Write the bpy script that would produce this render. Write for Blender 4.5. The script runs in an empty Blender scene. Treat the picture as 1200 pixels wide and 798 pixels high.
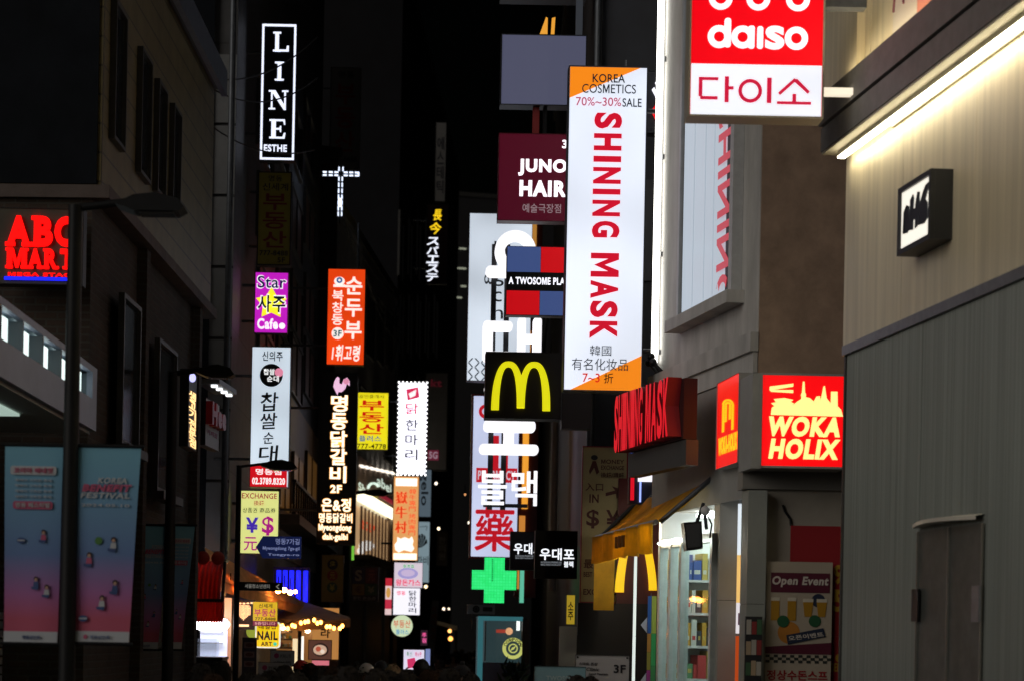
import bpy, bmesh, math, random
import numpy as np
from mathutils import Vector, Matrix
random.seed(7)
R = math.radians
SC = bpy.context.scene
COL = SC.collection

# ------------------------------------------------------------------ camera
F, CX, CY, HC, ROLL = 2500.0, 480.0, 745.0, 1.98, R(1.1)
cam_d = bpy.data.cameras.new('street_camera')
cam = bpy.data.objects.new('street_camera', cam_d); COL.objects.link(cam)
cam_d.sensor_width = 36; cam_d.lens = 36 * F / 1200
cam_d.shift_x = (600 - CX) / 1200; cam_d.shift_y = (CY - 399) / 1200
cam.matrix_world = Matrix.Translation((0, 0, HC)) @ Matrix.Rotation(R(90), 4, 'X') @ Matrix.Rotation(ROLL, 4, 'Z')
cam_d.clip_start = 0.1; cam_d.clip_end = 2000
cam_d.dof.use_dof = True; cam_d.dof.focus_distance = 27; cam_d.dof.aperture_fstop = 1.9
SC.camera = cam
# ------------------------------------------------------------------ night sky
W = bpy.data.worlds.new('World'); SC.world = W; W.use_nodes = True
nt = W.node_tree; bg = nt.nodes['Background']
sky = nt.nodes.new('ShaderNodeTexSky'); sky.sky_type = 'NISHITA'; sky.sun_disc = False
sky.sun_elevation = R(2); sky.sun_rotation = R(200)
nt.links.new(sky.outputs[0], bg.inputs[0]); bg.inputs[1].default_value = 0.00025
sun_d = bpy.data.lights.new('city_fill', 'SUN'); sun_d.energy = 0.72; sun_d.angle = R(40); sun_d.color = (1, .93, .84)   # added soft fill for the walls, standing in for city glow behind the viewer
sun = bpy.data.objects.new('city_fill', sun_d); COL.objects.link(sun); sun.rotation_euler = Vector((.74, .58, -.34)).to_track_quat('-Z', 'Y').to_euler()
SC.view_settings.view_transform = 'Standard'; SC.view_settings.look = 'None'
SC.view_settings.exposure = 0; SC.view_settings.gamma = 1
SC.cycles.use_denoising = True
SC.cycles.max_bounces = 6; SC.cycles.diffuse_bounces = 3; SC.cycles.sample_clamp_indirect = 4

# ------------------------------------------------------------------ projection helpers
_c, _s = math.cos(ROLL), math.sin(ROLL)
CAM = Vector((0, 0, HC))
def ray(px, py):
    dx, dy = px - CX, CY - py
    return Vector(((dx * _c - dy * _s) / F, 1, (dx * _s + dy * _c) / F))
def P(px, py, D): return CAM + ray(px, py) * D

# ------------------------------------------------------------------ materials
def lin(c):
    if isinstance(c, str):
        c = c.lstrip('#'); c = [int(c[i:i+2], 16) / 255 for i in (0, 2, 4)]
        return tuple(x / 12.92 if x <= .04045 else ((x + .055) / 1.055) ** 2.4 for x in c)
    return tuple(c)
_mats = {}
def M(name, col, rough=.6, metal=0, var=.0, scale=6, bump=0, stretch=None, spec=.5):
    if name in _mats: return _mats[name]
    m = bpy.data.materials.new(name); m.use_nodes = True; _mats[name] = m
    n = m.node_tree.nodes; l = m.node_tree.links; b = n['Principled BSDF']
    c = lin(col); b.inputs['Base Color'].default_value = (*c, 1)
    b.inputs['Roughness'].default_value = rough; b.inputs['Metallic'].default_value = metal
    b.inputs['Specular IOR Level'].default_value = spec
    if var or bump:
        tc = n.new('ShaderNodeTexCoord'); mp = n.new('ShaderNodeMapping'); tx = n.new('ShaderNodeTexNoise')
        l.new(tc.outputs['Object'], mp.inputs[0]); l.new(mp.outputs[0], tx.inputs['Vector'])
        if stretch: mp.inputs['Scale'].default_value = stretch
        tx.inputs['Scale'].default_value = scale; tx.inputs['Detail'].default_value = 6; tx.inputs['Roughness'].default_value = .65
        if var:
            rp = n.new('ShaderNodeValToRGB'); l.new(tx.outputs[0], rp.inputs[0])
            rp.color_ramp.elements[0].position = .3; rp.color_ramp.elements[1].position = .7
            rp.color_ramp.elements[0].color = (*[x * (1 - var) for x in c], 1); rp.color_ramp.elements[1].color = (*[min(1, x * (1 + var)) for x in c], 1)
            l.new(rp.outputs[0], b.inputs['Base Color'])
        if bump:
            bm_ = n.new('ShaderNodeBump'); bm_.inputs['Strength'].default_value = bump; bm_.inputs['Distance'].default_value = .02
            l.new(tx.outputs[0], bm_.inputs['Height']); l.new(bm_.outputs[0], b.inputs['Normal'])
    return m
def E(col, st=1.0, sample=True):
    key = ('E', str(col), st, sample)
    if key in _mats: return _mats[key]
    m = bpy.data.materials.new('lit_' + str(len(_mats))); m.use_nodes = True; _mats[key] = m
    b = m.node_tree.nodes['Principled BSDF']; c = lin(col)
    b.inputs['Base Color'].default_value = (*[min(.8, x * .8) for x in c], 1); b.inputs['Roughness'].default_value = .35
    b.inputs['Emission Color'].default_value = (*c, 1); b.inputs['Emission Strength'].default_value = st
    if not sample: m.cycles.emission_sampling = 'NONE'
    return m
def ET(col, st=1.0): return E(col, st, False)
def blotch(m, amt=.12, scale=1.2, stretch=(1, 1, 1)):
    """uneven tubes behind a printed lightbox skin: modulates what the box itself gives off"""
    n = m.node_tree.nodes; l = m.node_tree.links; b = n['Principled BSDF']
    tc = n.new('ShaderNodeTexCoord'); mp = n.new('ShaderNodeMapping'); tx = n.new('ShaderNodeTexNoise'); mr = n.new('ShaderNodeMapRange')
    mp.inputs['Scale'].default_value = stretch; tx.inputs['Scale'].default_value = scale; tx.inputs['Detail'].default_value = 1
    l.new(tc.outputs['Object'], mp.inputs[0]); l.new(mp.outputs[0], tx.inputs['Vector']); l.new(tx.outputs[0], mr.inputs[0])
    s = b.inputs['Emission Strength'].default_value
    amt *= 1.6
    mr.inputs['From Min'].default_value = .3; mr.inputs['From Max'].default_value = .7
    mr.inputs['To Min'].default_value = s * (1 - amt); mr.inputs['To Max'].default_value = s * (1 + amt)
    l.new(mr.outputs[0], b.inputs['Emission Strength']); return m
def brick_mat(name, c1, c2, mort, bw, bh, ms=.012, rough=.8, axes='xz', bump=.4, offset=.5, metal=0):
    if name in _mats: return _mats[name]
    m = bpy.data.materials.new(name); m.use_nodes = True; _mats[name] = m
    n = m.node_tree.nodes; l = m.node_tree.links; b = n['Principled BSDF']
    tc = n.new('ShaderNodeTexCoord'); sp = n.new('ShaderNodeSeparateXYZ'); ad = n.new('ShaderNodeMath'); ad.operation = 'ADD'; cb = n.new('ShaderNodeCombineXYZ')
    l.new(tc.outputs['Object'], sp.inputs[0])
    if axes == 'xz':
        l.new(sp.outputs[0], ad.inputs[0]); l.new(sp.outputs[1], ad.inputs[1]); l.new(ad.outputs[0], cb.inputs[0]); l.new(sp.outputs[2], cb.inputs[1])
    else:
        l.new(sp.outputs[0], cb.inputs[0]); l.new(sp.outputs[1], cb.inputs[1])
    t = n.new('ShaderNodeTexBrick'); l.new(cb.outputs[0], t.inputs['Vector'])
    t.inputs['Color1'].default_value = (*lin(c1), 1); t.inputs['Color2'].default_value = (*lin(c2), 1); t.inputs['Mortar'].default_value = (*lin(mort), 1)
    t.inputs['Scale'].default_value = 1; t.inputs['Brick Width'].default_value = bw; t.inputs['Row Height'].default_value = bh
    t.inputs['Mortar Size'].default_value = ms; t.inputs['Mortar Smooth'].default_value = .2; t.offset = offset
    nz = n.new('ShaderNodeTexNoise'); nz.inputs['Scale'].default_value = 2.5; nz.inputs['Detail'].default_value = 8
    l.new(tc.outputs['Object'], nz.inputs['Vector'])
    mx = n.new('ShaderNodeMix'); mx.data_type = 'RGBA'; mx.blend_type = 'MULTIPLY'; mx.inputs[0].default_value = .7
    l.new(t.outputs[0], mx.inputs[6])
    rp = n.new('ShaderNodeValToRGB'); rp.color_ramp.elements[0].position = .3; rp.color_ramp.elements[0].color = (.5, .5, .5, 1); rp.color_ramp.elements[1].position = .65
    l.new(nz.outputs[0], rp.inputs[0]); l.new(rp.outputs[0], mx.inputs[7]); l.new(mx.outputs[2], b.inputs['Base Color'])
    b.inputs['Roughness'].default_value = rough; b.inputs['Metallic'].default_value = metal
    bp = n.new('ShaderNodeBump'); bp.invert = True; bp.inputs['Strength'].default_value = bump; bp.inputs['Distance'].default_value = .01
    l.new(t.outputs['Fac'], bp.inputs['Height']); l.new(bp.outputs[0], b.inputs['Normal'])
    return m
def glass_mat(name, tint=(.9, .95, .95), rough=.03, amount=.85):
    if name in _mats: return _mats[name]
    m = bpy.data.materials.new(name); m.use_nodes = True; _mats[name] = m
    n = m.node_tree.nodes; l = m.node_tree.links; out = n['Material Output']; n.remove(n['Principled BSDF'])
    tr = n.new('ShaderNodeBsdfTransparent'); tr.inputs[0].default_value = (*tint, 1)
    gl = n.new('ShaderNodeBsdfGlossy'); gl.inputs['Roughness'].default_value = rough
    mx = n.new('ShaderNodeMixShader'); mx.inputs[0].default_value = 1 - amount
    l.new(tr.outputs[0], mx.inputs[1]); l.new(gl.outputs[0], mx.inputs[2]); l.new(mx.outputs[0], out.inputs[0]); return m

# ------------------------------------------------------------------ text as mesh
_tc = {}
def _raw_text(body, bold):
    c = bpy.data.curves.new('lettering', 'FONT'); c.body = body; c.extrude = .1; c.resolution_u = 4
    cjk = any(ord(q) > 0x2fff for q in body); c.offset = bold * (.34 if cjk else .62); c.space_character = 1 + bold * (1.0 if cjk else 1.8)
    o = bpy.data.objects.new('lettering', c); COL.objects.link(o)
    dg = bpy.context.evaluated_depsgraph_get(); dg.update()
    m = bpy.data.meshes.new_from_object(o.evaluated_get(dg))
    v = [tuple(x.co) for x in m.vertices]; f = [tuple(p.vertices) for p in m.polygons]
    bpy.data.objects.remove(o); bpy.data.curves.remove(c); bpy.data.meshes.remove(m)
    return v, f
def text_mesh(body, bold=0.0):
    k = (body, bold)
    if k in _tc: return _tc[k]
    v, f = _raw_text(body, bold)
    if 'M' in body and not any(ord(q) > 0x2fff for q in body):       # the font's M crosses itself when filled: draw a clean one
        mv, _ = _raw_text('M', bold); iv, _ = _raw_text('I', bold)
        w = max(q[0] for q in mv) - min(q[0] for q in mv); y0, y1 = min(q[1] for q in mv), max(q[1] for q in mv); st = max(q[0] for q in iv) - min(q[0] for q in iv)
        for i, ch in enumerate(body):
            if ch != 'M': continue
            xr = max(q[0] for q in _raw_text(body[:i + 1], bold)[0]); xl = xr - w; c = (xl + xr) / 2
            bad = {n for n, q in enumerate(v) if xl - .004 < q[0] < xr + .004}
            f = [q for q in f if not any(n in bad for n in q)]
            h = y1 - y0; d = st * .62
            pts = [(xl, y0), (xl + st, y0), (xl + st, y1 - h * .34), (c - d * .42, y0 + h * .02), (c + d * .42, y0 + h * .02), (xr - st, y1 - h * .34), (xr - st, y0), (xr, y0), (xr, y1), (xr - st * 1.25, y1), (c, y0 + h * .36), (xl + st * 1.25, y1), (xl, y1)]
            n = len(pts); o = len(v)
            bm = bmesh.new(); bm.faces.new([bm.verts.new((x, y, 0)) for x, y in pts]); bm.normal_update(); bmesh.ops.triangulate(bm, faces=bm.faces[:]); bm.verts.index_update()
            tri = [tuple(q.index for q in t.verts) for t in bm.faces]; bm.free()
            v += [(x, y, .1) for x, y in pts] + [(x, y, -.1) for x, y in pts]
            f += [tuple(o + q for q in t) for t in tri] + [tuple(o + n + q for q in t[::-1]) for t in tri] + [(o + q, o + q + n, o + (q + 1) % n + n, o + (q + 1) % n) for q in range(n)]
        used = sorted({q for t in f for q in t}); mp = {q: i for i, q in enumerate(used)}
        v = [v[q] for q in used]; f = [tuple(mp[q] for q in t) for t in f]
    _tc[k] = (v, f); return v, f

# ------------------------------------------------------------------ mesh builder and things
class MB:
    def __init__(s, thing, name, parent=None):
        s.t, s.name, s.parent = thing, name, parent; s.v = []; s.f = []; s.mi = []; s.mats = []; s.smooth = []
    def _m(s, mat):
        if mat not in s.mats: s.mats.append(mat)
        return s.mats.index(mat)
    def raw(s, vs, fs, mat, smooth=False):
        o = len(s.v); k = s._m(mat); s.v += [tuple(v) for v in vs]
        for f in fs: s.f.append(tuple(i + o for i in f)); s.mi.append(k); s.smooth.append(smooth)
        return s
    def bx(s, x0, x1, y0, y1, z0, z1, mat):
        vs = [(x, y, z) for z in (z0, z1) for y in (y0, y1) for x in (x0, x1)]
        return s.raw(vs, [(0, 2, 3, 1), (4, 5, 7, 6), (0, 1, 5, 4), (2, 6, 7, 3), (0, 4, 6, 2), (1, 3, 7, 5)], mat)
    def rect(s, px0, py0, px1, py1, n0, n1, mat):          # box in front-view coordinates of the thing
        x0, z0, x1, z1 = s.t.R(px0, py0, px1, py1); return s.bx(x0, x1, -n1, -n0, z0, z1, mat)
    def frame(s, px0, py0, px1, py1, w, n0, n1, mat):
        x0, z0, x1, z1 = s.t.R(px0, py0, px1, py1)
        s.bx(x0 - w, x0, -n1, -n0, z0 - w, z1 + w, mat); s.bx(x1, x1 + w, -n1, -n0, z0 - w, z1 + w, mat)
        s.bx(x0, x1, -n1, -n0, z1, z1 + w, mat); s.bx(x0, x1, -n1, -n0, z0 - w, z0, mat); return s
    def prism(s, pts, n0, n1, mat):                         # pts local (x, z)
        a = sum(p[0] * q[1] - q[0] * p[1] for p, q in zip(pts, pts[1:] + pts[:1]))
        if a < 0: pts = pts[::-1]
        n = len(pts)
        vs = [(x, -n1, z) for x, z in pts] + [(x, -n0, z) for x, z in pts]
        bm = bmesh.new(); bv = [bm.verts.new((x, z, 0)) for x, z in pts]; bm.faces.new(bv)
        bm.normal_update(); bmesh.ops.triangulate(bm, faces=bm.faces[:]); bm.verts.index_update()
        tri = [tuple(v.index for v in f.verts) for f in bm.faces]; bm.free()
        fs = [t for t in tri] + [tuple(i + n for i in t[::-1]) for t in tri]
        fs += [(i, i + n, (i + 1) % n + n, (i + 1) % n) for i in range(n)]
        return s.raw(vs, fs, mat)
    def poly(s, pts, n0, n1, mat): return s.prism([s.t.L(x, y) for x, y in pts], n0, n1, mat)
    def disc(s, px, py, rx, n0, n1, mat, ry=None, seg=28, a0=0, a1=360):
        ry = ry or rx; full = a1 - a0 >= 360
        pts = [(px + rx * math.cos(R(a0 + (a1 - a0) * i / seg)), py - ry * math.sin(R(a0 + (a1 - a0) * i / seg))) for i in range(seg if full else seg + 1)]
        return s.poly(pts, n0, n1, mat)
    def ring(s, px, py, r0, r1, n0, n1, mat, seg=30, a0=0, a1=360):
        for i in range(seg):
            t0, t1 = R(a0 + (a1 - a0) * i / seg), R(a0 + (a1 - a0) * (i + 1) / seg)
            s.poly([(px + r * math.cos(t), py - r * math.sin(t)) for r, t in ((r0, t0), (r1, t0), (r1, t1), (r0, t1))], n0, n1, mat)
        return s
    def text(s, body, px0, py0, px1, py1, mat, n=0, bold=0., rot=0, shear=0, d=.004):
        vs, fs = text_mesh(body, bold)
        if rot: a = R(rot); vs = [(x * math.cos(a) - y * math.sin(a), x * math.sin(a) + y * math.cos(a), z) for x, y, z in vs]
        if shear: vs = [(x + y * shear, y, z) for x, y, z in vs]
        xa, xb = min(v[0] for v in vs), max(v[0] for v in vs); ya, yb = min(v[1] for v in vs), max(v[1] for v in vs)
        x0, z0, x1, z1 = s.t.R(px0, py0, px1, py1)
        fx = (x1 - x0) / max(1e-6, xb - xa); fz = (z1 - z0) / max(1e-6, yb - ya)
        return s.raw([(x0 + (x - xa) * fx, -(n + d if z > 0 else n + .0005), z0 + (y - ya) * fz) for x, y, z in vs], fs, mat)
    def vtext(s, chars, px0, py0, px1, py1, mat, n=0, bold=0., gap=.12, shear=0, d=.004, rot=0):
        h = (py1 - py0) / len(chars)
        for i, ch in enumerate(chars):
            if ch != ' ': s.text(ch, px0, py0 + i * h + h * gap / 2, px1, py0 + (i + 1) * h - h * gap / 2, mat, n, bold, rot, shear, d)
        return s
    def tube(s, p0, p1, r, mat, seg=10, r1=None):
        p0, p1 = Vector(p0), Vector(p1); r1 = r if r1 is None else r1
        d = (p1 - p0).normalized(); a = d.orthogonal().normalized(); b = d.cross(a)
        vs = []
        for p, q in ((p0, r), (p1, r1)):
            vs += [p + a * q * math.cos(2 * math.pi * i / seg) + b * q * math.sin(2 * math.pi * i / seg) for i in range(seg)]
        fs = [(i, (i + 1) % seg, (i + 1) % seg + seg, i + seg) for i in range(seg)]
        s.raw(vs, fs, mat, True); s.raw(vs[:seg], [tuple(range(seg))[::-1]], mat); s.raw(vs[seg:], [tuple(range(seg))], mat); return s
    def path(s, pts, r, mat, seg=8):
        for a, b in zip(pts, pts[1:]): s.tube(a, b, r, mat, seg)
        return s
    def ball(s, c, r, mat, sx=1, sy=1, sz=1, nu=12, nv=8):
        vs = []; fs = []
        for j in range(nv + 1):
            th = math.pi * j / nv
            for i in range(nu):
                ph = 2 * math.pi * i / nu
                vs.append((c[0] + r * sx * math.sin(th) * math.cos(ph), c[1] + r * sy * math.sin(th) * math.sin(ph), c[2] + r * sz * math.cos(th)))
        for j in range(nv):
            for i in range(nu): fs.append((j * nu + i, (j + 1) * nu + i, (j + 1) * nu + (i + 1) % nu, j * nu + (i + 1) % nu))
        return s.raw(vs, fs, mat, True)
    def _pieces(s):
        """face lists of the parts of this mesh that stand well apart from each other"""
        n = len(s.v); par = list(range(n))
        def find(i):
            while par[i] != i: par[i] = par[par[i]]; i = par[i]
            return i
        for f in s.f:
            r = find(f[0])
            for i in f[1:]: par[find(i)] = r
        root = np.array([find(i) for i in range(n)]); keys, isl = np.unique(root, return_inverse=True); k = len(keys)
        if k < 2 or k > 700: return None
        pts = np.array(s.v); lo = np.full((k, 3), np.inf); hi = np.full((k, 3), -np.inf)
        np.minimum.at(lo, isl, pts); np.maximum.at(hi, isl, pts); size = (hi - lo).max(axis=1)
        gap = np.maximum(0, np.maximum(lo[:, None] - hi[None], lo[None] - hi[:, None]))
        near = np.sqrt((gap ** 2).sum(axis=2)) <= np.maximum(.019, .49 * np.maximum(size[:, None], size[None]))
        lab = -np.ones(k, int); c = 0
        for i in range(k):
            if lab[i] >= 0: continue
            st = [i]; lab[i] = c
            while st:
                j = st.pop()
                for q in np.nonzero(near[j] & (lab < 0))[0]: lab[q] = c; st.append(q)
            c += 1
        if c < 2 or c > 14: return None
        out = [[] for _ in range(c)]
        for fi, f in enumerate(s.f): out[lab[isl[f[0]]]].append(fi)
        return out
    def done(s, label=None):
        groups = (s._pieces() if s.name not in ('body', 'coat', 'trousers', 'hair', 'foliage', 'cloth') else None) or [range(len(s.f))]
        first = None
        for g in groups:
            used = sorted({i for fi in g for i in s.f[fi]}); mp = {v: i for i, v in enumerate(used)}
            me = bpy.data.meshes.new(s.name); me.from_pydata([s.v[i] for i in used], [], [tuple(mp[i] for i in s.f[fi]) for fi in g])
            ms = sorted({s.mi[fi] for fi in g})
            for m in ms: me.materials.append(s.mats[m])
            me.polygons.foreach_set('material_index', [ms.index(s.mi[fi]) for fi in g]); me.polygons.foreach_set('use_smooth', [s.smooth[fi] for fi in g])
            me.validate(); me.update()
            o = bpy.data.objects.new(s.name, me); COL.objects.link(o)
            o.parent = s.parent if s.parent is not None else s.t.e
            if label: o['label'] = label
            first = first or o
        s.o = first; return first

class Wall:                                                 # a vertical plane through two photo columns at their distances
    def __init__(s, pxA, DA, pxB, DB):
        s.A = P(pxA, CY, DA); s.B = P(pxB, CY, DB); s.A.z = s.B.z = 0
        s.u = (s.B - s.A).normalized(); s.yaw = math.atan2(s.u.y, s.u.x); s.len = (s.B - s.A).length
        s.n = Vector((s.u.y, -s.u.x, 0))
    def hit(s, px, py, n=0):
        r = ray(px, py); q = s.A + s.n * n
        t = (q - CAM).dot(s.n) / r.dot(s.n); return CAM + r * t

class Thing:
    def __init__(s, name, label, cat, at=(480, 745), D=20, yaw=0, wall=None, n=0, group=None, kind=None, ground=False):
        s.wall, s.n, s.at, s.D = wall, n, at, D
        if wall: s.o = wall.hit(at[0], at[1], n); s.yaw = wall.yaw; s.D = s.o.y
        else: s.o = P(at[0], at[1], D); s.yaw = yaw
        s.k = s.D / F
        if ground: s.o.z = 0
        s.e = bpy.data.objects.new(name, None); COL.objects.link(s.e); s.e.empty_display_size = .2
        s.e.location = s.o; s.e.rotation_euler = (0, 0, s.yaw)
        if label: s.e['label'] = label
        if cat: s.e['category'] = cat
        if group: s.e['group'] = group
        if kind: s.e['kind'] = kind
        s.ux = Vector((math.cos(s.yaw), math.sin(s.yaw), 0))
    def L(s, px, py):
        if s.wall:
            h = s.wall.hit(px, py, s.n) - s.o; return h.dot(s.ux), h.z
        return (px - s.at[0]) * s.k / math.cos(s.yaw), (s.at[1] - py) * s.k
    def R(s, px0, py0, px1, py1):
        if s.wall:
            cx, cy = (px0 + px1) / 2, (py0 + py1) / 2
            return s.L(px0, cy)[0], s.L(cx, py1)[1], s.L(px1, cy)[0], s.L(cx, py0)[1]
        a = s.L(px0, py1); b = s.L(px1, py0); return a[0], a[1], b[0], b[1]
    def loc(s, p):                                          # world point to the thing's own space
        d = Vector(p) - s.o; return Vector((d.dot(s.ux), d.dot(Vector((-s.ux.y, s.ux.x, 0))), d.z))
    def part(s, name, parent=None): return MB(s, name, parent)

BLACK = M('black_metal', '#15161a', .45, .3, .2, 20)
CASE = M('dark_sign_case', '#26272b', .5, .2, .2, 14)
ALU = M('grey_aluminium', '#8a8c90', .4, .6, .15, 12)
STEEL = M('galvanised_steel', '#5c6066', .5, .6, .2, 10)

def sign(name, label, box, D, face, case=None, depth=.22, group=None, yaw=0, rim=1.2, arm=0, cat='sign', wall=None, n=0):
    x0, y0, x1, y1 = box
    t = Thing(name, label, cat, ((x0 + x1) / 2, (y0 + y1) / 2), D, yaw, wall, n, group)
    case = case or CASE; r = rim * t.k
    a, b, c, d = t.R(*box)
    p = t.part('case'); p.bx(a - r, c + r, .004, depth, b - r, d + r, case)
    if r > 0:
        p.bx(a - r, a, -.012, .003, b - r, d + r, case); p.bx(c, c + r, -.012, .003, b - r, d + r, case)
        p.bx(a, c, -.012, .003, d, d + r, case); p.bx(a, c, -.012, .003, b - r, b, case)
    p.done()
    p = t.part('face'); p.bx(a, c, 0, .003, b, d, face); p.done()
    if arm:
        p = t.part('bracket')
        e = a if arm < 0 else c
        for z in (b + (d - b) * .2, b + (d - b) * .8):
            p.tube((e, depth / 2, z), (e + arm, depth / 2, z), .025, STEEL)
        p.done()
    return t

exec_order = []
# ------------------------------------------------------------------ ground
def ground():
    def sheet(name, x0, x1, y0, y1, z, mat):
        me = bpy.data.meshes.new(name); me.from_pydata([(x0, y0, z), (x1, y0, z), (x1, y1, z), (x0, y1, z)], [], [(0, 1, 2, 3)]); me.materials.append(mat)
        o = bpy.data.objects.new(name, me); COL.objects.link(o); o['kind'] = 'structure'
    sheet('ground', -500, 500, -300, 900, -.01, M('ground_asphalt', (.045, .045, .048), .8, var=.3, scale=3))
    sheet('street', -4.2, 5.5, -20, 160, 0, brick_mat('street_pavers', (.16, .155, .15), (.12, .118, .115), (.05, .05, .05), .4, .2, .006, .55, 'xy', .3))
ground()

# ------------------------------------------------------------------ buildings
BRICK = brick_mat('brown_brick', (.062, .038, .027), (.04, .026, .019), (.06, .053, .044), .23, .075, .012, .85, bump=.8)
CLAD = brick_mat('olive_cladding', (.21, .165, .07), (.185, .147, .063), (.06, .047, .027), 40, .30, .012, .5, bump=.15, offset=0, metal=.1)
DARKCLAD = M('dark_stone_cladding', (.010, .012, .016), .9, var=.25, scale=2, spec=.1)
GREYP = brick_mat('grey_wall_panel', (.085, .085, .09), (.075, .075, .08), (.05, .05, .05), 40, 1.15, .015, .6, bump=.4, offset=0)
CREAM = M('cream_metal_panel', (.64, .56, .40), .42, .05, .17, 4, .08, (2.2, 2.2, .07))
DKMET = M('brushed_dark_steel', (.235, .255, .235), .52, .8, .24, 5, .05, (5, 5, .05))
CONC = M('weathered_grey_render', (.44, .43, .415), .8, 0, .28, 1.6, .25, (1.2, 1.2, .35))
BROWN = M('brown_render', (.30, .205, .145), .75, 0, .22, 3.5, .3)
BEIGE = M('beige_tile', (.34, .31, .26), .6, 0, .1, 3)
NAVY = M('navy_black_wall', (.022, .025, .036), .6, 0, .35, 1.1, .1)
WHITER = M('off_white_render', (.58, .575, .58), .8, 0, .2, 1.5, .2)
WINDK = M('dark_window_glass', (.02, .024, .03), .08, 0, spec=.8)
DKTRIM = M('charcoal_trim', (.06, .058, .055), .5, .3, .15, 8)
WOODDK = M('dark_brown_wood', (.12, .07, .04), .6, 0, .3, 12, .2, (1, 1, .15))

def building(name, label, wall, depth, z1, mat, z0=0, wallname='wall', back=0):
    """prism behind a street wall: its front is the wall's plane"""
    t = Thing(name, label, 'building', (CX, CY), 20, wall=None)
    t.wall = wall; t.o = wall.A.copy(); t.o.z = 0; t.yaw = wall.yaw; t.n = 0
    t.ux = wall.u.copy(); t.e.location = t.o; t.e.rotation_euler = (0, 0, wall.yaw)
    p = t.part(wallname); p.bx(0, wall.len + back, 0, depth, z0, z1, mat); p.done()
    p = t.part('roof'); p.bx(-.08, wall.len + back + .08, -.08, depth + .08, z1 + .003, z1 + .28, DKTRIM); p.done()
    return t
def window(t, px0, py0, px1, py1, glass=WINDK, fr=DKTRIM, w=.06, mull=0, name='window', sill=False):
    x0, z0, x1, z1 = t.R(px0, py0, px1, py1)
    p = t.part(name)
    p.bx(x0, x1, -.025, -.004, z0, z1, glass); o = p.done()
    f = t.part('frame', o)
    f.bx(x0 - w, x0, -.07, -.002, z0 - w, z1 + w, fr); f.bx(x1, x1 + w, -.07, -.002, z0 - w, z1 + w, fr)
    f.bx(x0, x1, -.07, -.002, z1, z1 + w, fr); f.bx(x0, x1, -.07, -.002, z0 - w, z0, fr)
    for i in range(mull):
        x = x0 + (x1 - x0) * (i + 1) / (mull + 1); f.bx(x - .025, x + .025, -.06, -.026, z0, z1, fr)
    f.done()
    if sill:
        s = t.part('sill', o); s.bx(x0 - .12, x1 + .12, -.16, -.002, z0 - w - .1, z0 - w - .002, fr); s.done()
    return o

# --- brick and cladding building on the west side
WL1 = Wall(109, 22.0, 239, 30.3)
def left_brick():
    t = building('brick_building', 'dark corner building, brown brick below and olive metal cladding above with slit windows', WL1, 9.5, 9.7, CLAD, z0=6.56, wallname='upper_wall')
    L = WL1.len
    p = t.part('brick_wall'); p.bx(.02, L - .02, .1, 9.4, 0, 6.42, BRICK); p.done()
    p = t.part('ledge'); p.bx(-.05, L + .05, -.09, 9.4, 6.423, 6.555, M('pale_ledge', (.12, .095, .088), .7, 0, .2, 5, spec=.2)); p.done()
    p = t.part('coping'); p.bx(-.1, L + .16, -.16, -.085, 9.62, 9.98, M('grey_blue_coping', (.14, .16, .2), .4, .3, .2, 6)); p.done()
    for px0, y0, px1, y1 in ((129, 12, 141, 168), (160, 66, 171, 207), (180, 102, 189, 228), (198, 130, 206, 248)):
        window(t, px0, y0, px1, y1, w=.04)
    for px0, y0, px1, y1 in ((138, 356, 157, 520), (180, 408, 200, 575)):
        window(t, px0, y0, px1, y1, w=.05, sill=True)
    for px in (169, 232):
        p = t.part('pilaster'); x = t.L(px, 500)[0]; p.bx(x - .12, x + .12, -.02, .098, 0, 6.41, BRICK); p.done()
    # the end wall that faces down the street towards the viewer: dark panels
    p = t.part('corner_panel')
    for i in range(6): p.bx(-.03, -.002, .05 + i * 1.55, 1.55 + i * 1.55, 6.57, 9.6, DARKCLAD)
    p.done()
    return t
left_brick()
# a thin tall dark tower behind it
WL0 = Wall(90, 34.3, 238, 34.4)
t = building('dark_tower', 'unlit tall tower rising behind the olive clad corner building', WL0, 8, 24, DARKCLAD)

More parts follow.
